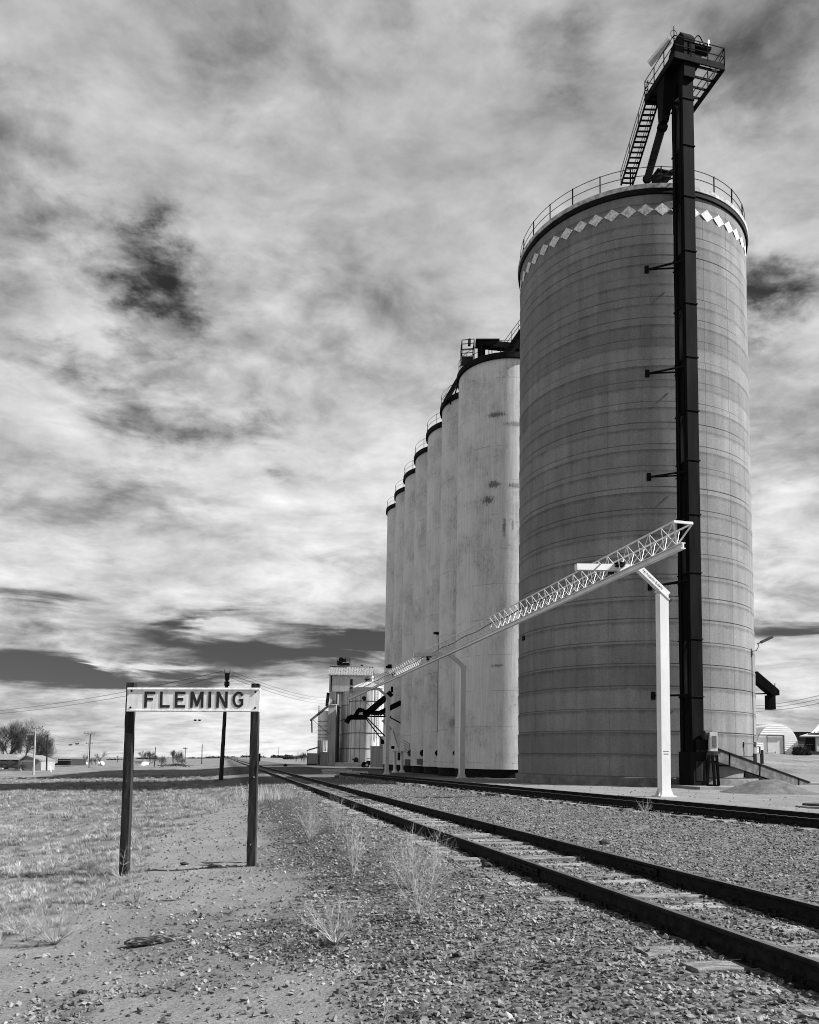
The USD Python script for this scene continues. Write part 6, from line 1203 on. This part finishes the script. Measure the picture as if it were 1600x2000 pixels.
def stones():
    rng = np.random.default_rng(17); P, S, P2, S2 = [], [], [], []
    for (r0, r1, dens, smin, smax) in ((3.2, 8, 620, .006, .050), (8, 14, 230, .011, .05), (14, 24, 75, .02, .055), (24, 44, 20, .03, .065)):
        area = math.radians(64) / 2 * (r1 * r1 - r0 * r0); n = int(area * dens); x, y = sector(n, r0, r1, -32, 32, rng); z = zones(x, y)
        a = N_[0] * x + N_[1] * y
        w = np.clip(z[:, 1] * (1 - z[:, 0]), 0, 1) * .98 + .26 * (1 - z[:, 0]) + .25 * (z[:, 2] > .3) * (a < 2) * (1 - z[:, 0])
        w *= np.where((a > A_NEAR - .9) & (a < A_NEAR + GAUGE + .9), .82, 1.0)
        keep = rng.random(n) < w; keep &= ~((np.abs(a - A_NEAR) < .1) | (np.abs(a - A_NEAR - GAUGE) < .1)); a2 = N2[0] * x + N2[1] * y; keep &= ~((a2 > 12.2) & (rng.random(n) > .12))
        x, y, zz = x[keep], y[keep], z[keep]; size = smin + (smax - smin) * rng.beta(1.2, 4.6, len(x)); pts = np.stack([x, y, gz(x, y, True)], -1); dk = rng.random(len(x)) < .24 + .45 * zz[:, 2]
        P.append(pts[~dk]); S.append(size[~dk]); P2.append(pts[dk]); S2.append(size[dk])
    for Pn, Sn, mt in ((P, S, 'stone'), (P2, S2, 'stone_dark')):
        v, f = scatter_mesh(np.vstack(Pn), np.concatenate(Sn), protos, rng); solo('ballast_gravel', (v, f), mt, kind='stuff')
stones()
def tuft(seed, n, h, spread, w=.0035, curl=.5):
    r = np.random.default_rng(seed); v, f = [], []
    for i in range(n):
        a = r.uniform(0, 2 * np.pi); o = np.array([math.cos(a), math.sin(a), 0]) * r.uniform(0, spread * .35); hh = h * r.uniform(.5, 1.1); lean = np.array([math.cos(a), math.sin(a), 0]) * hh * curl * r.uniform(.2, 1.4); s = np.array([-math.sin(a), math.cos(a), 0]) * w
        p1 = o + lean * .35 + ZU * hh * .62; p2 = o + lean + ZU * hh; k = len(v); v += [o - s, o + s, p1 + s * .8, p1 - s * .8, p2]; f += [[k, k + 1, k + 2], [k, k + 2, k + 3], [k + 3, k + 2, k + 4]]
    return np.array(v), np.array(f)
def instancer(name, protos_, mt, pos, scl, rng):
    pi = UsdGeom.PointInstancer.Define(stage, numbered('/World', name)); path = str(pi.GetPath()); rel = pi.CreatePrototypesRel()
    for i, (v, f) in enumerate(protos_):
        usdkit.mesh(stage, f'{path}/tuft_{i:03d}', (v, f), M[mt]); rel.AddTarget(f'{path}/tuft_{i:03d}')
    n = len(pos); a = rng.uniform(0, 2 * np.pi, n)
    pi.CreateProtoIndicesAttr(Vt.IntArray.FromNumpy(rng.integers(0, len(protos_), n).astype(np.int32))); pi.CreatePositionsAttr(Vt.Vec3fArray.FromNumpy(pos.astype(np.float32)))
    pi.CreateScalesAttr(Vt.Vec3fArray.FromNumpy(np.stack([scl, scl, scl], 1).astype(np.float32))); q = np.zeros((n, 4)); q[:, 2] = np.sin(a / 2); q[:, 3] = np.cos(a / 2)
    pi.CreateOrientationsAttr(Vt.QuathArray([Gf.Quath(float(w), 0, 0, float(z)) for z, w in q[:, 2:]])); data(pi.GetPrim(), kind='stuff')
def grass():
    rng = np.random.default_rng(23); P, S = [], []
    for (r0, r1, dens, s0, s1) in ((6, 14, 95, .7, 1.2), (14, 26, 34, .9, 1.6), (26, 50, 9, 1.2, 2.2), (50, 85, 2.2, 1.6, 2.6)):
        n = int(math.radians(36) / 2 * (r1 * r1 - r0 * r0) * dens); x, y = sector(n, r0, r1, -31, 5, rng); z = zones(x, y); a = N_[0] * x + N_[1] * y
        w = z[:, 0] * (.22 + .78 * (meshkit.fbm(np.stack([x / .8, y / 1.0, 0 * x], -1), 4, 41) > .45)) * (1 - .6 * z[:, 2]) * (a < 1.6); keep = rng.random(n) < w; x, y = x[keep], y[keep]
        P.append(np.stack([x, y, gz(x, y) - .005], -1)); S.append(rng.uniform(s0, s1, len(x)))
    instancer('dry_grass', [tuft(s, 30, .06 + .012 * (s % 4), .17, w=.0024 + .0006 * (s % 3), curl=1.3) for s in range(8)], 'dry_grass', np.vstack(P), np.concatenate(S), rng)
grass()
def weed(label, px, py, H, n, seed, spread=.8, lean=(0, 0), cat='weed', mt='straw', br=4, r=.0036):
    b = G(px, py); b[2] = float(gz(b[0], b[1], True)); t = thing('dry_weed', label, cat, b); rng = np.random.default_rng(seed)
    for k in range(n):
        a = rng.uniform(0, 2 * np.pi); d = np.array([math.cos(a) * spread + lean[0], math.sin(a) * spread * .8 + lean[1], 1.0]) * rng.uniform(.6, 1.05); d /= np.linalg.norm(d); L_ = H * rng.uniform(.6, 1.1); m = MB(); p = b.copy() - ZU * .01; q = p; rr = r
        for s in range(4):
            d = d + rng.normal(0, .13, 3) + ZU * .06; d /= np.linalg.norm(d); e = q + d * L_ / 4; m.tube(q, e, rr, 4, r2=rr * .75, caps=False); rr *= .75; q = e
            for _ in range(br + 2 if s else 1):
                d2 = d + rng.normal(0, .45, 3); d2 /= np.linalg.norm(d2); e2 = q + d2 * L_ * rng.uniform(.12, .3); m.tube(q, e2, rr * .6, 3, r2=rr * .35, caps=False)
                d3 = d2 + rng.normal(0, .5, 3); d3 /= np.linalg.norm(d3); m.tube(e2, e2 + d3 * L_ * .1, rr * .4, 3, r2=rr * .25, caps=False); d4 = d2 + rng.normal(0, .5, 3); m.tube(q + (e2 - q) * .5, q + (e2 - q) * .5 + d4 * L_ * .08, rr * .4, 3, r2=rr * .25, caps=False)
        part(t, 'stem', m, mt)
weed('largest dry straw coloured weed on the ballast edge', 819, 1796, .72, 22, 1, spread=.55)
weed('dry weed just behind the largest one on the ballast edge', 800, 1735, .6, 20, 2, spread=.75)
weed('thin upright dry weed right of the right sign post', 690, 1711, .62, 12, 3, spread=.28)
weed('wispy dry weed farther along the ballast edge, near the tall grass', 608, 1645, .6, 18, 4, spread=.35)
weed('wispy dry weed between two others on the dark ballast', 655, 1628, .62, 15, 13, spread=.4)
weed('low sprawling dry weed on the sand in the foreground', 655, 1846, .42, 24, 5, spread=1.1)
weed('bleached tumbleweed lying at the left above a dark hollow', 108, 1846, .34, 30, 6, spread=1.3, r=.004)
weed('flattened pale weed at the left edge beside the tumbleweed', 40, 1826, .36, 9, 7, spread=1.6, lean=(-.5, .2))
weed('pale weed leaning against the left sign post', 236, 1716, .45, 6, 8, spread=.8, lean=(-.4, .2))
weed('single dry stalk standing at the lower right of the sandy foreground', 745, 2012, .20, 3, 9, spread=.4)
weed('small tuft of dry stalks against the far rail', 1012, 1637, .26, 6, 10, spread=.35, br=1, r=.003)
weed('small tuft of dry stalks against the near rail', 862, 1648, .26, 6, 11, spread=.4, br=1, r=.003)
weed('curling dry weed in front of the siding', 1262, 1590, .36, 12, 12, spread=.8, br=2, r=.004)
def clump(label, px, py, w, h, n, seed):
    b = G(px, py); rng = np.random.default_rng(seed); v, f = tuft(seed, n, h, w, w=.0035, curl=.6); b[2] = float(gz(b[0], b[1])) - .02; r2 = rng.normal(0, w * .5, (n, 2)); v = v.copy()
    for i in range(n): v[i * 5:(i + 1) * 5, :2] += r2[i]
    t = thing('tall_grass_clump', label, 'dry grass clump', b); part(t, 'blades', (b + v, f), 'straw', kind='stuff')
clump('tall pale grass clump just right of the right sign post', 524, 1562, .95, .62, 520, 3)
clump('low pale grass clump at the dark turf edge between the sign posts', 400, 1562, 1.2, .22, 300, 5)
def log(label, px, py, L_, r, yaw, mt, seed, name='wood_log', cat='log', flat=.6):
    b = G(px, py); b[2] = float(gz(b[0], b[1], True)) + r * flat * .5; rng = np.random.default_rng(seed); n, k = 12, 9; d = np.array([math.cos(yaw), math.sin(yaw), .03]); s = np.array([-math.sin(yaw), math.cos(yaw), 0]); v = []
    for i in range(n + 1):
        q = i / n; rr = r * (1 - .35 * abs(q - .4)) * (.35 if i in (0, n) else 1)
        for j in range(k): a = j / k * 2 * np.pi; v.append(b + d * (q - .5) * L_ + (s * math.cos(a) + ZU * math.sin(a) * flat) * rr * rng.uniform(.78, 1.12))
    f = [[i * k + j, (i + 1) * k + j, (i + 1) * k + (j + 1) % k, i * k + (j + 1) % k] for i in range(n) for j in range(k)]
    f = np.array(f); f = np.vstack([f[:, [0, 1, 2]], f[:, [0, 2, 3]]]); cap = np.array([[0, j, j + 1] for j in range(1, k - 1)]); return solo(name, (np.array(v), np.vstack([f, cap, cap[:, ::-1] + n * k])), mt, label, cat)
log('charred split log lying on the sand in the foreground', 310, 1842, .62, .075, .30, 'char_wood', 1)
log('long weathered plank lying at the foot of the right sign post', 455, 1686, 1.05, .06, -.08, 'plank', 2, 'wood_plank', 'plank', .45)
log('broken piece of dark wood beside the plank under the sign', 432, 1692, .42, .09, .2, 'plank', 3, 'wood_plank', 'plank', .35)
for (x, y, r, lab) in ((360, 1690, .075, 'dark rounded stone left of the plank under the sign'), (950, 1694, .085, 'black lump on a tie end beside the near rail'), (1182, 1650, .10, 'black lump in the gravel beyond the far rail'), (162, 1943, .05, 'dark stone in the lower left sand'), (895, 1872, .05, 'dark squarish stone in the foreground ballast')):
    b = G(x, y); v, f = rock(int(x), .75, 26); solo('dark_stone', (b + v * r + ZU * r * .35, f), 'tyre', lab, 'stone', smooth=False)
for k, (x, y, L_, yaw) in enumerate(((345, 1760, .38, .1), (675, 1765, .34, .45), (745, 1790, .30, .2), (725, 1922, .30, .1), (640, 1772, .3, 0.3))):
    lab = ('thin dark stick on sand between sign posts', 'thin dark slanting stick left of the weeds', 'short dark stick at the foot of the largest weed', 'weathered stick on the gravel in the lower middle', 'thin dark stick on the sand above the sprawling weed')[k]
    log(lab, x, y, L_, .016, yaw, 'plank', 20 + k, 'wood_stick', 'stick', .8)
